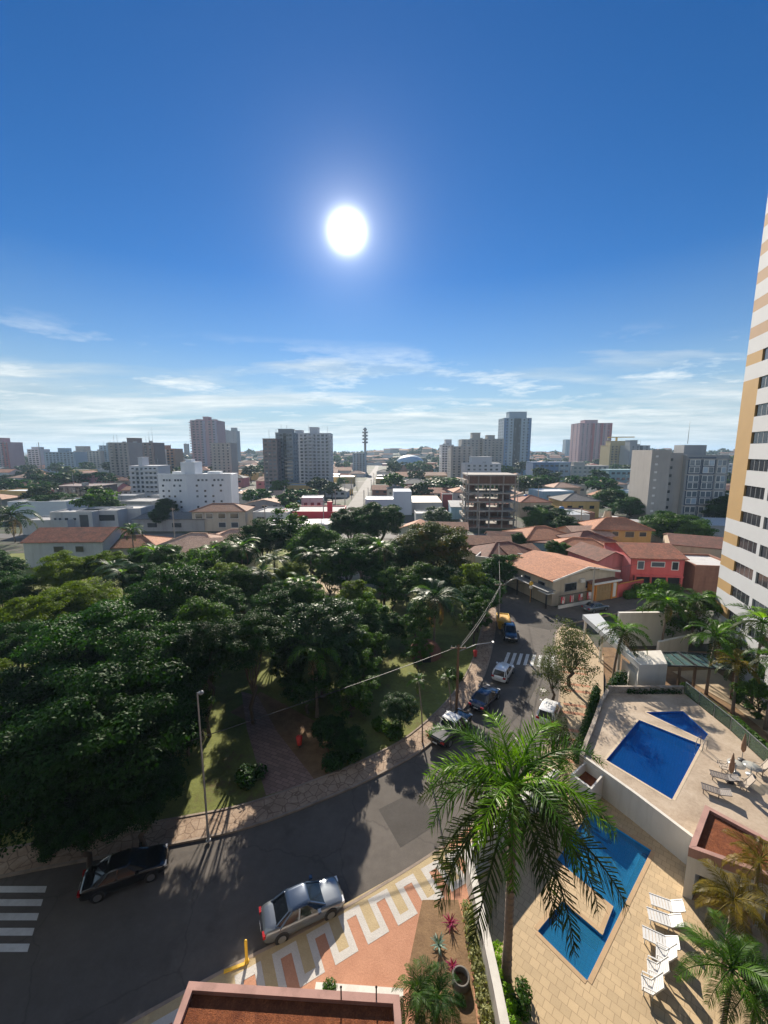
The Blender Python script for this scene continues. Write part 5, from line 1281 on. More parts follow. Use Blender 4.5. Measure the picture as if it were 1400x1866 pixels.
# ------------------------------------------------------------------ white square-windowed block on the left
def white_block():
    mw = mat("chalk_white_render", (.70, .72, .74), .85, .06, .3, stain=(.56,.58,.61)); p = W(345, 946, 0); t = p.y*CP + CAMH*SP; x = lambda px: (px-345)*t/FPX; h = zat(866, p.y)
    o = thing("white_block", "white block with rows of tiny square windows and a raised central tower", "block of flats", (p.x, p.y, 0))
    for s, (xe, nm) in enumerate(((x(292), "left_wing"), (x(421), "right_wing"))):
        L = abs(xe); q = MB(); ang = R(-4 if s == 0 else 9); 
        f = MB().box(-L if s == 0 else 0, 0, -.1, 0 if s == 0 else L, 14, h).build("wing_wall", mw, o, (0, .0, 0), ang)
        MB().box(-L-.15 if s == 0 else .1, -.15, h+.002, -.1 if s == 0 else L+.15, .2, h+.5).build("parapet", mw, f)
        for r in range(7):
            n = 8 if r == 0 else 4
            for c in range(n):
                xx = (.06 + .80*(c+.5)/n)*L; xx = -L + xx if s == 0 else L*.08 + xx*.9
                link("window", unit_box(M_glass if (r*5+c*3) % 4 else mw), f, (xx, -.03, h-1.9-r*(h-2.4)/7), 0, (.75, .12, .75))
        MB().box(-L*.75 if s == 0 else L*.4, 5, h, -L*.2 if s == 0 else L*.7, 9, h+1.1).build("skylight", mat("bright_roof", (.75,.75,.73)), f)
    MB().box(x(333), 1.5, h-.5, x(358), 8, zat(842, p.y+1.5)).build("tower_block", mw, o); MB().box(x(339), 3, h+4, x(350), 6, zat(837, p.y+3)).build("water_tank", mw, o)
    MB().box(x(402), -.1, 8.5, x(419), 2.2, h+.2).build("balcony_stack", mat("lilac_grey_wall", (.42,.42,.48), .85, .1, .5), o, (0, 1.6, 0), R(9))
    OCC.append((p.x, p.y+7, 16))
white_block()

# ------------------------------------------------------------------ towers of the skyline
Gp = mat("pale_tower_render", (0.446,0.446,0.461), .85, .06, .2); Gw = mat("white_tower_render", (0.518,0.526,0.547), .85, .05, .2); Gb = mat("beige_tower_render", (0.36,0.331,0.302), .85, .07, .2); Gg = mat("grey_tower_render", (0.274,0.288,0.302), .85, .07, .2)
Gbr = mat("brown_tower_render", (0.216,0.166,0.158), .85, .08, .2); Gpk = mat("pink_tower_render", (0.403,0.259,0.274), .85, .07, .2); Grd = mat("red_tower_render", (0.324,0.072,0.072), .85, .07, .2); Gbl = mat("blue_tower_render", (0.115,0.194,0.331), .8, .07, .2); Gyl = mat("yellow_tower_render", (0.418,0.338,0.173), .85, .07, .2); Gbs = mat("pale_blue_tower_render", (0.288,0.36,0.418), .85, .06, .2); Gor = mat("orange_tower_render", (0.36,0.216,0.144), .85, .07, .2); Glv = mat("lavender_tower_render", (0.331,0.302,0.374), .85, .07, .2)
tower("apartment_tower", "white apartment tower with a dense window grid and right-edge balconies", 538, 604, 790, 890, Gw, 18, 2, 8, 16, 1.7, 1.3, pent=[(.42,.66,.2,.6,4.2),(.02,.22,.2,.6,2.2)], bal=[(.92,1.04),(.34,.56)], side=2)
tower("apartment_tower", "brown grey slab tower left of the white gridded tower", 483, 508, 800, 900, Gbr, 15, 0, 3, 14, 1.6, 1.0, pent=[])
tower("apartment_tower", "dark grey tower between the brown slab and the white gridded tower", 506, 537, 789, 897, Gg, 15, 0, 5, 15, 1.6, 1.1, pent=[(.1,.9,.2,.7,2.4)], stripes=[(.45,.62,M_dark)])
tower("apartment_tower", "tall pink apartment tower with balconies up its left edge", 353, 400, 766, 861, Gpk, 26, 0, 6, 20, 2.6, 1.4, pent=[(.42,.62,.2,.6,4.5),(.1,.3,.3,.6,1.6),(.7,.86,.3,.6,1.6)], bal=[(-.04,.12)], stripes=[(.44,.56,Glv),(.86,1.0,Glv)], side=0, skip=(3,))
tower("apartment_tower", "slim grey blank tower right of the pink tower", 413, 434, 785, 850, Gg, 20, 4, 2, 20, .8, .8, pent=[(.5,.9,.2,.7,5)], side=0)
tower("apartment_tower", "beige tower with few windows just in front of the pink tower", 389, 424, 808, 880, Gb, 15, 0, 4, 13, 1.3, 1.2, pent=[], side=0)
tower("chimney_tower", "thin dark tower alone on the skyline left of the pink tower", 337, 344, 809, 842, Gbr, 8, 0, 1, 6, 2, 1, pent=[], side=0)
tower("apartment_tower", "broad beige apartment tower with a column of balconies at its left", 204, 240, 807, 884, Gb, 18, 0, 4, 15, 1.6, 1.3, pent=[], bal=[(.16,.40)], side=0)
tower("apartment_tower", "grey beige tower with antennas right of the balcony tower", 238, 285, 807, 882, Gbr, 18, 0, 5, 14, 1.8, 1.3, pent=[(-.05,.3,.1,.6,4)], antenna=3, side=0, Y=350)
tower("apartment_tower", "orange and white apartment building right of the beige towers", 284, 322, 818, 872, Gor, 16, 0, 5, 10, 2, 1.6, pent=[(.0,.55,.2,.7,3.2)], stripes=[(.22,.62,Gw)], side=0)
tower("apartment_block", "white mid-rise block with stacked balconies behind the square-windowed block", 241, 293, 850, 912, Gw, 12, 0, 6, 7, 1.2, 1.3, pent=[(.28,.42,.1,.6,4.5)], bal=[(.02,.26),(.5,.98)], side=0)
tower("apartment_block", "long pale blue apartment block on the left skyline", 84, 140, 824, 862, Gbs, 20, 0, 8, 9, 2.2, 1.5, pent=[(.38,.62,.2,.7,4.5)], side=0)
tower("apartment_block", "long pale beige apartment block joined right of the pale blue one", 138, 186, 822, 860, Gb, 20, 0, 7, 9, 2.2, 1.5, pent=[(.0,.36,.2,.7,6)], side=0, Y=520)
tower("apartment_tower", "blue grey tower just left of the broad beige tower", 185, 206, 812, 858, Gbs, 16, 0, 3, 12, 1.8, 1.4, pent=[(.5,.95,.2,.7,3)], side=0)
tower("apartment_tower", "red and pink tower at the far left edge", -14, 21, 806, 862, Gpk, 20, 0, 5, 14, 2, 1.5, pent=[(.1,.6,.2,.7,5)], stripes=[(.68,1.0,Grd)], side=0)
tower("apartment_tower", "small white tower with dark bands on the left skyline", 54, 75, 819, 858, Gw, 18, 0, 3, 10, 3.2, 1.6, pent=[(.2,.8,.2,.7,3)], side=0)
tower("apartment_block", "low brown block with pale vertical fins and a dark stair hall", 103, 182, 887, 921, Gbr, 14, 0, 10, 4, 1.3, 1.5, pent=[], stripes=[(.0,.07,Gb),(.17,.25,Gb),(.35,.43,Gb),(.64,.72,Gb),(.46,.60,M_dark)], side=0)
tower("apartment_tower", "pale tower with dark central shaft below the telecom mast", 643, 667, 826, 862, Gbs, 18, 0, 4, 10, 1.6, 1.3, pent=[], stripes=[(.38,.60,Gg)], side=0)
tower("apartment_tower", "white tower at the left end of the beige tower group", 804, 826, 811, 872, Gw, 16, 0, 4, 13, 1.8, 1.3, pent=[(.35,.85,.2,.7,5)], side=2)
tower("apartment_tower", "beige tower second from the left in the group beside the blue tower", 821, 860, 814, 880, Gb, 18, 0, 4, 13, 1.5, 1.2, pent=[], side=2)
tower("apartment_tower", "broad beige tower with roof turret left of the blue tower", 840, 880, 801, 878, Gb, 18, 0, 5, 15, 1.6, 1.2, pent=[(.5,.86,.2,.7,6.5)], side=0, Y=400)
tower("apartment_tower", "beige tower with balconies touching the blue tower's left side", 878, 916, 800, 876, Gb, 18, 0, 5, 15, 1.7, 1.3, pent=[(.25,.6,.2,.7,3.6)], bal=[(.45,.7)], side=0, Y=395)
tower("apartment_tower", "tall blue and white tower with dark centre bay and flat crown", 915, 964, 762, 862, Gbs, 24, 0, 6, 18, 1.7, 1.7, pent=[(.22,.86,.2,.7,7.5)], stripes=[(.0,.16,Gbl),(.36,.62,M_dark),(.86,1.0,Gbl)], side=3)
tower("apartment_tower", "small blue slab tower far behind left of the pink tower", 1029, 1052, 801, 842, Gbs, 16, 0, 3, 12, 1.8, 1.4, pent=[], side=0)
tower("apartment_tower", "pink and red tower with vertical stripes on the right skyline", 1052, 1110, 771, 852, Gpk, 30, 0, 7, 22, 2.4, 1.6, pent=[(.2,.6,.2,.7,5)], stripes=[(.34,.46,Grd),(.62,.72,Grd),(.86,1.0,Grd)], side=2)
tower("apartment_tower", "yellow beige tower with many balconies right of the red striped tower", 1108, 1146, 812, 864, Gyl, 20, 0, 5, 11, 2.0, 1.6, pent=[(.1,.9,.2,.7,5)], bal=[(.1,.45),(.55,.9)], side=0)
tower("apartment_tower", "pale grey tower with a dark slot right of the yellow balcony tower", 1144, 1180, 812, 866, Gg, 18, 0, 4, 12, 1.4, 1.3, pent=[(.08,.45,.2,.7,5.5)], stripes=[(.5,.64,M_dark)], side=0)
tower("office_block", "low bright blue block beside the blue tower", 970, 1038, 843, 882, Gbl, 16, 0, 7, 3, 2.4, 1.4, pent=[], stripes=[(.68,.98,Gbs)], side=0, cat="block")
tower("office_block", "white terraced block behind the unfinished building", 846, 912, 845, 884, Gw, 14, 0, 6, 5, 1.8, 1.3, pent=[(.2,.75,.1,.8,5)], side=0, cat="block")
tower("office_block", "low teal and white block below the yellow and grey towers", 1108, 1182, 857, 886, mat("teal_tower_render", (0.202,0.331,0.36), .85, .06, .2), 14, 0, 7, 2, 2.4, 1.6, pent=[], side=0, cat="block")
tower("office_block", "grey cream low block in front of the red striped tower", 1040, 1108, 849, 876, Gb, 14, 0, 7, 3, 2.2, 1.5, pent=[(.1,.4,.2,.7,3)], side=0, cat="block")
tower("office_block", "pale warehouse block beside the striped tower far behind", 1312, 1345, 846, 872, Gw, 14, 0, 3, 3, 2.2, 1.5, pent=[], side=0, cat="block")
tower("apartment_tower", "far pale tower just right of the grey apartment block", 1308, 1322, 836, 876, Gb, 14, 0, 2, 8, 1.8, 1.4, pent=[], side=0)
def mast(px, ytop, ybase, look, r, rings=True, name="telecom_mast"):
    p = W(px, ybase, 0); h = zat(ytop, p.y); o = thing(name, look, "mast", p)
    MB().tube([(0,0,0),(0,0,h*.6),(0,0,h)], [r, r*.85, r*.7], 12).build("shaft", M_concrete, o)
    if rings:
        for k in (.70, .78, .86, .94): MB().lathe([(r*.8,h*k),(r*2.0,h*k+.2),(r*2.0,h*k+2),(r*.8,h*k+2.4)], 12).build("antenna_ring", M_metal, o)
        MB().lathe([(r*.7,h),(r*1.6,h+1.5),(r*.4,h+4)], 10).build("mast_head", M_metal, o)
mast(666, 785, 860, "tall round telecom mast with antenna rings on the skyline", 1.7)
mast(77, 806, 862, "thin lattice antenna mast on the left skyline", .5, False, "antenna_mast")
def crane():
    p = W(1119, 856, 0); h = zat(797, p.y); o = thing("tower_crane", "tower crane above the yellow balcony tower", "crane", p); 
    MB().bar((0,0,0),(0,0,h),2.0,2.0).build("crane_mast", M_yellow, o); MB().bar((-12,0,h),(24,0,h+.5),1.2,1.2).build("jib", M_yellow, o); MB().bar((-12,0,h-2.5),(-9,0,h-2.5),2,3).build("counterweight", M_concrete, o)
crane()
# domed brick hall
def dome():
    p = W(747, 858, 0); t = p.y*CP + CAMH*SP; r = 27*t/FPX; hb = zat(846, p.y)
    o = thing("domed_hall", "brick hall with a pale blue domed roof below the wooded ridge", "hall", p)
    MB().lathe([(r*1.05,0),(r*1.05,hb)], 28).build("wall", Mbr, o); MB().lathe([(r,hb)] + [(r*.98*math.cos(a), hb+ (zat(829, p.y)-hb)*math.sin(a)) for a in np.linspace(0.05, 1.5, 8)], 28).build("roof", mat("dome_blue", (.25,.38,.52), .5, .06, .1), o)
    MB().box(r*.6, -r*.6, 0, r*1.7, r*.6, hb+2).build("side_wall", Mbr, o); OCC.append((p.x, p.y, r*1.4))
dome()

# ------------------------------------------------------------------ the town's low houses
def free(x, y, r): return all((x-a)**2 + (y-b)**2 > (r+c)**2 for a, b, c in OCC)
def in_road(x, y, m=6):
    if 118 < y < 725 and abs(x - (-14 + (y-128)/592*2.5)) < 5+m: return True
    return any(abs(y-Y) < 4+m*.6 for Y in (122, 187, 258, 345, 450, 570))
rng = random.Random(21); nH = 0; nT = 0
WALLS = [(Mwh,"white"),(Mcr,"cream"),(Mbg,"beige"),(Mgy,"grey"),(Mpk,"pink"),(Mbl,"blue"),(Mwh,"white"),(Myl,"yellow"),(Mbr,"brick")]
ROOFS = [(T,"terracotta"),(T4,"salmon"),(T6,"brown"),(T3,"reddish"),(T5,"slate"),(T,"terracotta"),(T4,"salmon"),(T2,"dark")]
FLATS = [(Mgy,"grey"),(mat("bright_roof",(.75,.75,.73)),"white"),(mat("sheet_roof",(.4,.4,.4)),"metal")]
y = 112.0
SPOTS = []
while y < 720:
    step = 12.5 + .038*y; x = -y*.93 - 10
    while x < y*.93 + 10:
        xx = x + rng.uniform(-.2, .2)*step; yy = y + rng.uniform(-.22, .22)*step
        SPOTS.append((xx, yy, step)); x += step*1.08
    y += step
for xx, yy, step in SPOTS + [(x+st*.52+rng.uniform(-3,3), yq+st*.5, st*.7) for x, yq, st in SPOTS if yq > 150]:
    px, py, t = PX((xx, yy, 3))
    if px < -15 or px > 1345 or (yy < 118 and -100 < xx < 62): continue
    rr = step*.36
    if in_road(xx, yy, rr): continue
    if not free(xx, yy, rr*.8): continue
    k = rng.random()
    if k < (.30 if nH < 240 else .62) and nT < 290:
        nT += 1; rad = rng.uniform(3.2, 5.8) * (1 + yy/900); m = rng.choice([L_far, L_far, L_dark, L_mid])
        tree('far', m, xx, yy, rad*rng.uniform(.95, 1.25), rad, rng.randrange(999), {L_far: "dark green town tree", L_dark: "very dark town tree", L_mid: "lighter green town tree"}[m], name="town_tree", z0=-.05, group="trees between the houses of the town")
        continue
    if nH >= 296: continue
    nH += 1
    w = step*rng.uniform(.62, .86); d = step*rng.uniform(.5, .75); two = rng.random() < .35; h = rng.uniform(5.6, 7) if two else rng.uniform(3.2, 4.4)
    wm, wn = rng.choice(WALLS); st = "two-storey " if two else "low "
    if rng.random() < .34: kind, (rm, rn), rh, kn = 'flat', rng.choice(FLATS), .3, "flat"
    else: kind = rng.choice(['gable_x', 'hip', 'hip', 'gable_y']); rm, rn = rng.choice(ROOFS); rh = min(w, d)*.17; kn = "gabled" if kind[0] == 'g' else "hipped"
    wins = [('f', w*(.2+.3*i), h*.62, min(1.8, w*.15), 1.2) for i in range(3)] if yy < 300 else []
    hh_ = house("house", st + wn + " house, %s %s roof" % (rn, kn), (xx-w/2, yy-d/2), R(rng.choice([0, 0, 3, -4, 6])), w, d, h, kind, rh, wm, rm, .4, wins, auto=True, group="houses of the town")
    if rng.random() < .3:
        mt_ = rng.choice([mat("blue_tank", (.05, .16, .38), .5, .1, 2), Mwh, M_metal]); zz = h + (.2 if kind == "flat" else rh*.5)
        MB().lathe([(.75, zz-.5), (.85, zz+.9), (.7, zz+1.1), (.05, zz+1.2)], 12).build("roof_tank", mt_, hh_, (w*.4, d*.62, 0))
    if rng.random() < .25:
        MB().bar((0,0,h),(0,0,h+rh+2.6),.05,.05).bar((-.5,0,h+rh+2.4),(.5,0,h+rh+2.4),.04,.04).bar((-.35,0,h+rh+2.1),(.35,0,h+rh+2.1),.04,.04).build("aerial", M_metal, hh_, (w*.7, d*.5, 0))

for i, (x, yy) in enumerate([(-20.5, 135), (-20, 165), (-19.5, 200), (-19, 235), (-18.5, 275), (-7.5, 150), (-7.2, 182), (-7, 220), (-6.6, 262), (-62, 117), (-35, 117), (28, 117), (58, 117), (-45, 182), (-80, 182), (35, 182), (70, 182)]):
    o = thing("street_pole", "grey street pole with crossarm", "utility pole", (x, yy, -.05), .3*i, "concrete poles of the town streets"); h = 9.5 + (i % 3)
    MB().lathe([(.2,0),(.13,h)], 8).build("post", M_concrete, o); MB().bar((-1,0,h-.4),(1,0,h-.4),.14,.14).build("crossarm", M_wood, o)
    AUTO.append(o)
# ------------------------------------------------------------------ far woods and rooftops as one mass each
def far_mass():
    rng = np.random.default_rng(4); P = []; N = []
    for i in range(520):
        x = rng.uniform(-1500, 1500); y = rng.uniform(740, 1150); z = max(0, hill_h(x)*min(1, max(0, (y-780)/200)))
        if rng.random() > .25 + .75*(z > 6): continue
        r = rng.uniform(6, 13); k = 70; q = rng.normal(size=(k, 3)); q /= np.linalg.norm(q, axis=1, keepdims=True); q[:, 2] = abs(q[:, 2])
        P.append(np.array([x, y, z+r*.35]) + q*r*np.array([1.2, 1.2, .75])*rng.uniform(.6, 1.05, (k, 1))); N.append(q + rng.normal(size=(k, 3))*.4)
    me = quads_mesh("far_wood", np.concatenate(P), np.concatenate(N), 3.4, 1, rng, L_far); o = link("far_wood", me); o['kind'] = 'stuff'; tag(o, "wooded ridge far behind the town on the skyline", "wood")
    rg = random.Random(77); mb = MB()
    for i in range(520):
        x = rg.uniform(-1300, 1300); y = rg.uniform(725, 1150); z = max(0, hill_h(x)*min(1, max(0, (y-780)/200)))
        w, d, h = rg.uniform(10, 28), rg.uniform(8, 16), rg.uniform(4, 9); m = rg.choice([0, 0, 1, 2])
        mb.box(x-w/2, y-d/2, z-2, x+w/2, y+d/2, z+h, m); q = rg.choice([3, 3, 4])
        mb.add([(x-w/2-.5,y-d/2-.5,z+h+.02),(x+w/2+.5,y-d/2-.5,z+h+.02),(x+w/2+.5,y,z+h+2.4),(x-w/2-.5,y,z+h+2.4),(x+w/2+.5,y+d/2+.5,z+h+.02),(x-w/2-.5,y+d/2+.5,z+h+.02)], [(0,1,2,3),(3,2,4,5)], q)
    o = mb.build("far_rooftops", [Mwh, Mbg, Mgy, T, T4]); o['kind'] = 'stuff'; tag(o, "mass of tiny far rooftops below the skyline", "houses")
far_mass()

# ------------------------------------------------------------------ trees of the park
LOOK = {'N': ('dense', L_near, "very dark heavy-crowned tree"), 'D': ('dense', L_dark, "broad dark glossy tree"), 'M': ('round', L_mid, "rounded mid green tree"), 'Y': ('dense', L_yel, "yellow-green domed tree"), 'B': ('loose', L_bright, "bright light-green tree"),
        'S': ('dense', L_silver, "grey-green glossy tree"), 'O': ('dense', L_orange, "dark domed tree with rusty top"), 'R': ('round', L_yel, "rounded olive tree"), 'K': ('round', L_dark, "small dark round tree"), 'L': ('loose', L_mid, "loose green sapling-like tree")}
PARK = [(456,1166,62,'N',8.6),(372,1180,60,'N',8.8),(8,1035,34,'K',5),(-12,1020,30,'K',5.4),(205,1330,160,'N',5.8),(75,1425,130,'N',5.2),(295,1215,112,'D',6.8),(45,1300,105,'N',6.2),(185,1190,120,'D',7),(305,1110,95,'D',7.4),(505,1092,44,'D',6.6),(75,1125,66,'Y',7),(150,1100,58,'Y',6.8),
  (118,1046,52,'Y',6.4),(198,1034,46,'Y',6.4),(262,1026,38,'M',6.2),(0,1080,52,'D',5.2),(-12,1240,42,'Y',6),(345,1062,60,'B',6.4),(418,1016,42,'D',6.4),(540,972,52,'B',8),(478,985,50,'D',7.4),(640,955,46,'D',7.8),(690,952,55,'D',8.8),
  (790,1006,74,'O',7.2),(850,1062,45,'R',5.4),(872,1092,38,'D',5),(718,1070,34,'L',4.6),(650,1092,42,'R',4.6),(528,1052,34,'Y',5.4),(690,1140,44,'D',3.8),(585,1150,80,'S',7.4),(662,1222,36,'B',3.0),(512,1130,66,'D',5.4),
  (730,1290,36,'S',2.2),(528,1205,42,'D',4.4),(335,1285,50,'M',4.8),(866,1118,34,'L',4.4),(905,1038,36,'K',4),(300,1030,45,'M',6.2),(570,1000,55,'M',7),(635,1022,50,'D',6.8),(735,1015,45,'D',6.4),(465,1075,48,'D',5.6),(265,1060,45,'D',6.4),
  (600,1330,36,'K',1.8),(640,1350,32,'K',1.5),(560,1395,0,'K',1.4),(560,1240,46,'D',3.6),(640,1260,48,'L',2.8),(700,1050,40,'D',5),(610,1075,0,'L',4),(20,1180,60,'D',6.6),(120,1250,90,'N',6.8),(255,1440,80,'N',4.4),(150,1490,80,'N',3.8),(640,1165,44,'M',4.6),(760,1130,40,'L',4.4),(685,1180,30,'L',3.0),(620,1210,40,'D',4.2),(820,1060,40,'D',5.2),(770,1060,42,'M',5.4),(680,1120,40,'B',4.6),(560,1100,46,'M',6),(610,1120,40,'D',5.6),(440,1070,48,'M',6.6),(395,1105,52,'D',6.8),(380,1185,50,'M',5.6),(660,1010,44,'M',7),(600,1045,36,'B',5.6),(890,1075,34,'K',4.6),(545,1165,40,'D',5.2),(760,1180,30,'L',2.8),(365,1040,50,'M',6.6),(415,1055,44,'Y',6.6),(360,1150,70,'M',7.2),
  (1010,985,0,'K',3),(-5,1400,70,'N',5),(300,1330,70,'N',5)]
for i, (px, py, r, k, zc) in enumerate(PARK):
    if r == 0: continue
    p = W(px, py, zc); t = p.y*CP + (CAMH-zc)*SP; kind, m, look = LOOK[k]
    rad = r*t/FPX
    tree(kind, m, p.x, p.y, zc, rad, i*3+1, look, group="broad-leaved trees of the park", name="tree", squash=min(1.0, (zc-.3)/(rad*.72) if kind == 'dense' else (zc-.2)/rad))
# palms of the park:  crown pixel, frond length in pixels, height
for i, (px, py, r, zc, dead) in enumerate([(575,1185,62,6.2,5),(793,1088,62,6.0,4),(283,1008,42,7.6,1),(222,1046,40,7.2,1),(440,998,40,8,1),(478,1045,36,7.4,1),(692,998,40,8,1),(566,1010,34,7.6,1),(548,1066,44,7,2),(620,1010,34,7.6,0),(330,1180,46,7.4,3),(20,938,46,7.2,2),(240,966,24,7,0),(205,1035,34,7.4,0),(110,985,0,7,0),(360,1225,44,5.8,4),(388,1002,34,7.6,0),(500,1020,34,7.6,0)]):
    if r == 0: continue
    zc += .9; p = W(px, py, zc); t = p.y*CP + (CAMH-zc)*SP
    palm(p.x, p.y, zc, 1.15*r*t/FPX, 40+i, "feathery park palm with hanging dry fronds" if dead > 2 else "feathery grey-green park palm", nf=18, dead=dead, m=L_silver if i % 2 else L_palm, young=1, group="palms of the park")
# young thin palms and saplings along the pavement
for (px, py, bx, by, r, look) in ((803,1235,822,1302,22,"thin young palm leaning beside the wooden pole"),(748,1240,770,1352,20,"spindly sapling at the pavement edge beside the pale-roofed pickup")):
    b = W(bx, by, .12); tz = zat(py, b.y+.2); palm(b.x, b.y, tz, 1.3, px, look, nf=9, r=.06, lean=((px-bx)*.02, .2), auto=False, young=0, z0=.12)
# ------------------------------------------------------------------ royal palm in front and garden palms
HB = W(922, 1792, .1)
palm(HB.x, HB.y, zat(1440, HB.y), 4.9, 7, "big royal palm with long feather fronds rising between the white wall and the pool", nf=31, fronds=F_hero2, r=.20, auto=False, shaft=True, young=5, name="royal_palm", lean=(-.08, .15))
for i, (px, py, bx, by, r, look) in enumerate([(1128,1150,1117,1240,56,"garden palm in front of the slanted white ramp roof"),(1206,1098,1205,1192,50,"tall garden palm before the tall pale wall"),(1262,1095,1258,1180,44,"garden palm between the two taller palms at the pale wall"),
    (1292,1160,1287,1265,58,"garden palm standing over the green glass canopy"),(1368,1135,1368,1290,66,"bright green garden palm at the right edge beside the sand court"),(1330,1210,1335,1300,46,"golden-green garden palm between canopy and sand court"),(1395,1200,1395,1330,56,"garden palm cut by the right edge above the glass fence")]):
    b = W(bx, by, .1); tz = zat(py, b.y); t = b.y*CP + (CAMH-tz)*SP
    palm(b.x, b.y, tz, r*t/FPX, 60+i, look, nf=17, r=.13, m=[L_palm, L_palm, L_mid, L_palm, L_bright, L_palmy, L_palm][i], auto=False, young=3 if i in (4, 0) else 1, lean=(((px-bx)*t/FPX), 0), dead=1)
for i, (px, py, bx, by, L, m, look) in enumerate([(1338,1640,1345,1700,2.1,L_palmy,"golden palm leaning over the pavilion roof"),(1385,1790,1392,1850,2.3,L_palm,"green garden palm in the lower right corner"),(1290,1920,1290,1960,2.6,L_palm,"palm whose frond tips reach in beside the armchairs at the bottom"),(1385,1570,1392,1640,2.0,L_palmy,"golden palm behind the pavilion palm at the right edge")]):
    b = W(bx, by, .1) if i != 2 else Vector((15.6, 14.2, .1)); tz = [4.2, 3.4, 3.6, 4.6][i]; q = W(px, py, tz) if i != 2 else Vector((15.2, 14.4, 3.6))
    palm(q.x, q.y, tz, L, 80+i, look, nf=16, fronds=F_hero, r=.10, m=m, mold=L_palmy if m == L_palmy else L_palmd, auto=False, young=0, lean=(0, 0))
# light bare-branched trees by the side pavement
for i, (px, py, r, zc, bx, by) in enumerate([(1043,1185,62,4.4,1062,1290),(1010,1225,46,3.2,1046,1330),(1022,1352,40,2.2,1052,1345)]):
    p = W(bx, by, .12); t = p.y*CP + (CAMH-zc)*SP; rad = r*t/FPX; q = W(px, py, zc)
    tree('thin', L_dry if i != 2 else L_palmd, q.x, q.y, zc, rad, 300+i, ["sparse brownish tree with bare branches beside the ramp roof", "sparse brownish tree over the white hatchback", "dull olive bushy tree between the royal palm and the pavement"][i], name="tree", z0=.12, auto=False, group="sparse trees of the side pavement")
for i, (px, py, zc, r, look) in enumerate([(1212,1108,4.6,48,"leafy bright green tree behind the pale wall, below the coral house"),(1282,1120,4.4,42,"bright green tree between the pale wall and the striped tower"),(1350,1180,3.4,46,"loose bright green tree at the foot of the striped tower"),(1388,1270,2.4,46,"bushy green tree beside the sand court at the right edge")]):
    p = W(px, py, zc); t = p.y*CP + (CAMH-zc)*SP
    tree('loose', L_bright, p.x, p.y, zc, r*t/FPX, 700+i, look, name="tree", z0=.08, auto=False, group="garden trees by the striped tower")
# hedges and garden plants
def hedge(look, line, h, w, z0, m, n=160, size=.10, seed=0, step=.55, cat="hedge"):
    bl = []; p0 = Vector((line[0][0], line[0][1]))
    for i in range(len(line)-1):
        a = Vector(line[i][:2]); b = Vector(line[i+1][:2]); k = max(1, int((b-a).length/step))
        for j in range(k): c = a.lerp(b, (j+.5)/k) - p0; bl.append((c.x, c.y, h*.5, step*.75, w*.6, h*.55))
    o = link("hedge", leaf_cloud("hedge", bl, n, size, m, seed, .6), None, (p0.x, p0.y, z0)); return tag(o, look, cat)
hedge("dark clipped hedge along the curved stone wall", [W2(*p, .6) for p in [(1050,1385),(1058,1360),(1066,1335),(1074,1308),(1082,1280),(1088,1255)]], 1.2, .9, .1, L_dark, 240, .09, 2)
hedge("dark shrubs between the stone wall and the pool house", [W2(*p, 1.5) for p in [(1112,1262),(1125,1245),(1140,1240)]], 2.3, 1.2, .4, L_dark, 320, .12, 3)
hedge("green hedge beyond the glass fence of the upper deck", [W2(*p, 1.0) for p in [(1245,1255),(1300,1295),(1360,1340),(1430,1400)]], 1.5, 1.4, .3, L_mid, 380, .12, 4)
hedge("yellow-green hedge strip inside the white garden wall", [(5.75, 9), (5.85, 13), (5.85, 17.5)], .9, .35, .1, L_palmn, 200, .06, 5)
hedge("pale ornamental grass strip along the outer side of the garden wall", [(4.55, 11.0), (4.7, 15), (4.72, 19.4)], .75, .6, .12, L_grass, 260, .07, 6, cat="ornamental grass")
hedge("dark green shrub at the foot of the royal palm", [(6.3, 14.9), (6.8, 15.9)], .7, .9, .1, L_mid, 350, .07, 7, cat="shrub")
hedge("low hedge below the mossy back wall", [W2(1140,1262,2.0), W2(1240,1262,2.0)], 1.0, .6, 1.6, L_dark, 200, .10, 8)
hedge("green bushes at the foot of the garage street wall", [local22(oB, 6.5, -1.2), local22(oB, 12, -1.4)], 1.5, 1.3, .1, L_bright, 330, .13, 9, cat="bushes")
hedge("leafy bushes before the coral house porch", [(44.5, 69.0), (50, 69.5), (53, 69)], 2.4, 1.8, .1, L_mid, 420, .16, 10, cat="bushes")
hedge("green bushes right of the sand court", [W2(1340,1315,.5), W2(1420,1390,.5)], 1.0, 1.6, .1, L_bright, 380, .12, 11, cat="bushes")
# front garden bed
sheet("garden_bed", [W2(*p, .13) for p in [(770,1640),(835,1640),(850,1700),(870,1866),(760,1866),(745,1760)]], .132, M_soil)
def fp(px, py): return W(px, py, .13)
for (px, py, m, look, n, L, w, cat) in [(821,1685,L_mag,"magenta leaved plant at the upper end of the garden bed",26,.55,.08,"plant"),(800,1725,L_blue,"blue-green agave rosette in the middle of the garden bed",24,.6,.11,"agave"),(825,1765,L_mag,"magenta leaved plant beside the stone ring in the garden bed",22,.45,.08,"plant")]:
    p = fp(px, py); spiky("agave" if m is L_blue else "cordyline", look, p.x, p.y, .13, n, L, w, m, cat, .4, px, auto=False)
p = fp(795, 1862); palm(p.x, p.y, 1.5, 1.6, 5, "bushy dark cycad palm at the right end of the gatehouse roof", nf=26, fronds=F_hero, r=.14, auto=False, young=0, m=L_dark, mold=L_mid, name="cycad", z0=.13)
p = fp(760, 1880); palm(p.x, p.y, 2.3, 1.3, 6, "broad leaved dark plant rising at the gatehouse corner", nf=16, fronds=F_far, r=.1, auto=False, young=0, m=L_mid, name="cycad", z0=.13)
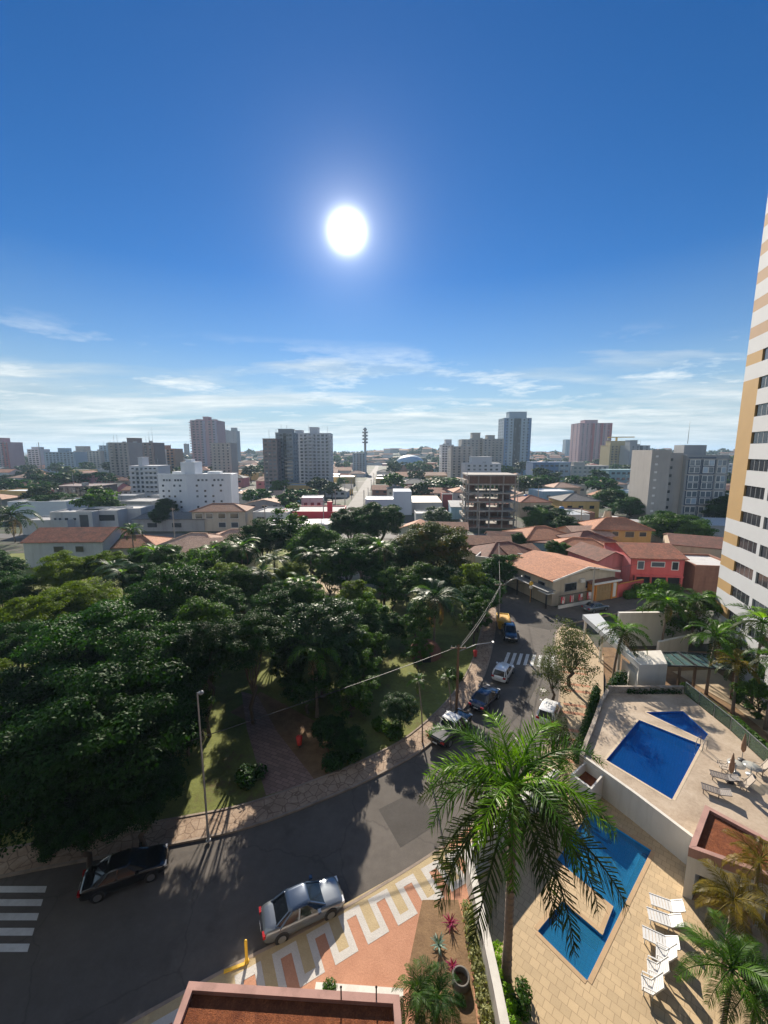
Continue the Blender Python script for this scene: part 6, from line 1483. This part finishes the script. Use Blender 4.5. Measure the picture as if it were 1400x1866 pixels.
p = fp(840, 1790); o = MB().lathe([(.44,0),(.44,.36),(.34,.36),(.34,.05)], 22).build("stone_ring", mat("dark_stone", (.12,.11,.10), .9, .2, 3), None, p); tag(o, "round dark stone planter ring in the garden bed", "planter")
shrub("shrub", "small round green bush behind the gatehouse parapet", *W2(601, 1800, .5), .12, [(0,0,.35,.38,.38,.35)], 420, .06, L_mid, auto=False)
rg = random.Random(12)
for i in range(7):
    px, py = [(770,1470),(640,1380),(610,1400),(700,1330),(455,1425),(830,1235),(720,1340)][i]
    p = W(px, py, .1)
    if i in (0,): continue
    shrub("shrub", ["", "low dark bush near the pavement kerb in the park", "low dark bush beside the brown park path", "sunlit green bush on the park lawn", "small bush at the edge of the sunlit lawn", "low bush under the wooden pole", "low green bush right of the sunlit one"][i], p.x, p.y, .1, [(rg.uniform(-.6,.6), rg.uniform(-.5,.5), .5, .7, .7, .55) for _ in range(4)], 260, .12, [L_dark, L_dark, L_dark, L_bright, L_dark, L_mid, L_mid][i], auto=False, seed=i)
# town trees that the photo shows as large clumps
for i, (px, py, r, zc, k) in enumerate([(1095,885,32,7,'K'),(1055,880,34,7,'K'),(1120,912,40,6,'K'),(1150,925,36,5,'K'),(1000,945,40,5,'K'),(1028,962,30,4.5,'K'),(985,950,34,5,'M'),(1235,962,48,5,'M'),(1200,955,34,5,'D'),(1265,975,36,4.5,'M'),(800,880,42,6,'K'),(820,885,30,6,'K'),(870,880,30,6,'K'),(985,880,40,7,'K'),(950,880,36,7,'K'),
    (100,875,34,7,'K'),(80,890,30,6,'K'),(145,872,26,7,'K'),(20,885,30,6,'K'),(95,918,36,5,'K'),(210,930,24,5,'K'),(300,925,22,5,'K'),(800,945,28,4.5,'S'),(1010,1000,20,5,'K'),(945,985,18,5,'K'),(640,925,0,5,'K'),(530,905,24,5,'K'),(470,905,30,5,'K'),(560,905,22,5,'K'),(290,940,20,5,'K'),(790,945,0,5,'M'),(1330,930,40,6,'K'),(1025,1005,20,4,'B'),(935,1030,26,3.5,'M')]):
    if r == 0: continue
    p = W(px, py, zc); t = p.y*CP + (CAMH-zc)*SP; kind, m, look = LOOK[k]
    tree('round' if p.y < 170 else 'far', m, p.x, p.y, zc, r*t/FPX, 500+i, look.replace("tree", "street tree") + "", z0=-.05, name="street_tree", group="larger trees of the town", squash=min(1, (zc)/(r*t/FPX)))

# ------------------------------------------------------------------ labels that single out: look + what it stands beside
LMK = [("the black sedan",232,1600),("the steel lamp post",380,1440),("the brown park path",510,1380),("the wooden pole",833,1240),("the zebra crossing",950,1200),("the yellow container",917,1130),("the sandy clearing",630,1060),("the clay mound",775,1185),
 ("the white gabled house",90,990),("the salmon roofs",360,985),("the square-windowed white block",350,900),("the red shop",560,935),("the pale blue warehouse",700,915),("the unfinished building",890,910),("the terracotta corner house",1010,1040),("the yellow house",1130,970),
 ("the grey apartment block",1240,890),("the white gridded tower",572,840),("the dark grey tower",515,850),("the pink tower",376,820),("the broad beige tower",225,845),("the pale blue block",110,845),("the far left red tower",5,840),("the brown finned block",145,900),("the white hall",60,935),
 ("the telecom mast",666,820),("the domed hall",747,842),("the beige tower group",845,840),("the tall blue tower",940,810),("the bright blue block",1003,862),("the red striped tower",1080,810),("the yellow balcony tower",1126,835),("the dark park palm",575,1240),("the striped tower",1320,900),("the left frame edge",0,1180),("the avenue",660,900)]
ORD = ["first","second","third","fourth","fifth","sixth","seventh","eighth","ninth","tenth","eleventh","twelfth"]
bpy.context.view_layer.update()
def auto_label():
    by = {}
    for o in AUTO:
        hgt = 4 if 'palm' not in o.name else 7
        px, py, t = PX((o.location.x, o.location.y, o.location.z + hgt))
        best = min(LMK, key=lambda l: (l[1]-px)**2 + (1.6*(l[2]-py))**2)
        dx, dy = px-best[1], py-best[2]
        rel = ("left of " if dx < 0 else "right of ") if abs(dx) > 1.3*abs(dy) else ("behind " if dy < 0 else "before ")
        by.setdefault((o['label'], rel + best[0]), []).append((px, t, o))
    for (look, rel), L in by.items():
        L.sort(key=lambda q: q[0])
        for i, (px, t, o) in enumerate(L):
            o['label'] = "%s %s" % (look, rel)
            if len(L) > 1: o['label'] += ", %s from left" % ORD[min(i, 11)]
auto_label()

# ------------------------------------------------------------------ the air
HAZE = 0.00018
def haze():
    m = bpy.data.materials.new("haze_air"); m.use_nodes = True; k = NT(m.node_tree); out = k.n['Material Output']; k.n.remove(k.n['Principled BSDF'])
    v = k.new('ShaderNodeVolumePrincipled'); v.inputs['Color'].default_value = (.50, .70, .92, 1); v.inputs['Density'].default_value = HAZE; v.inputs['Anisotropy'].default_value = .25
    k.l.new(v.outputs[0], out.inputs['Volume'])
    o = MB().box(-9500, -400, -4, 9500, 16500, 96).build("haze", m); o['kind'] = 'stuff'; tag(o, "thin blue morning haze over the whole town", "haze")
haze()
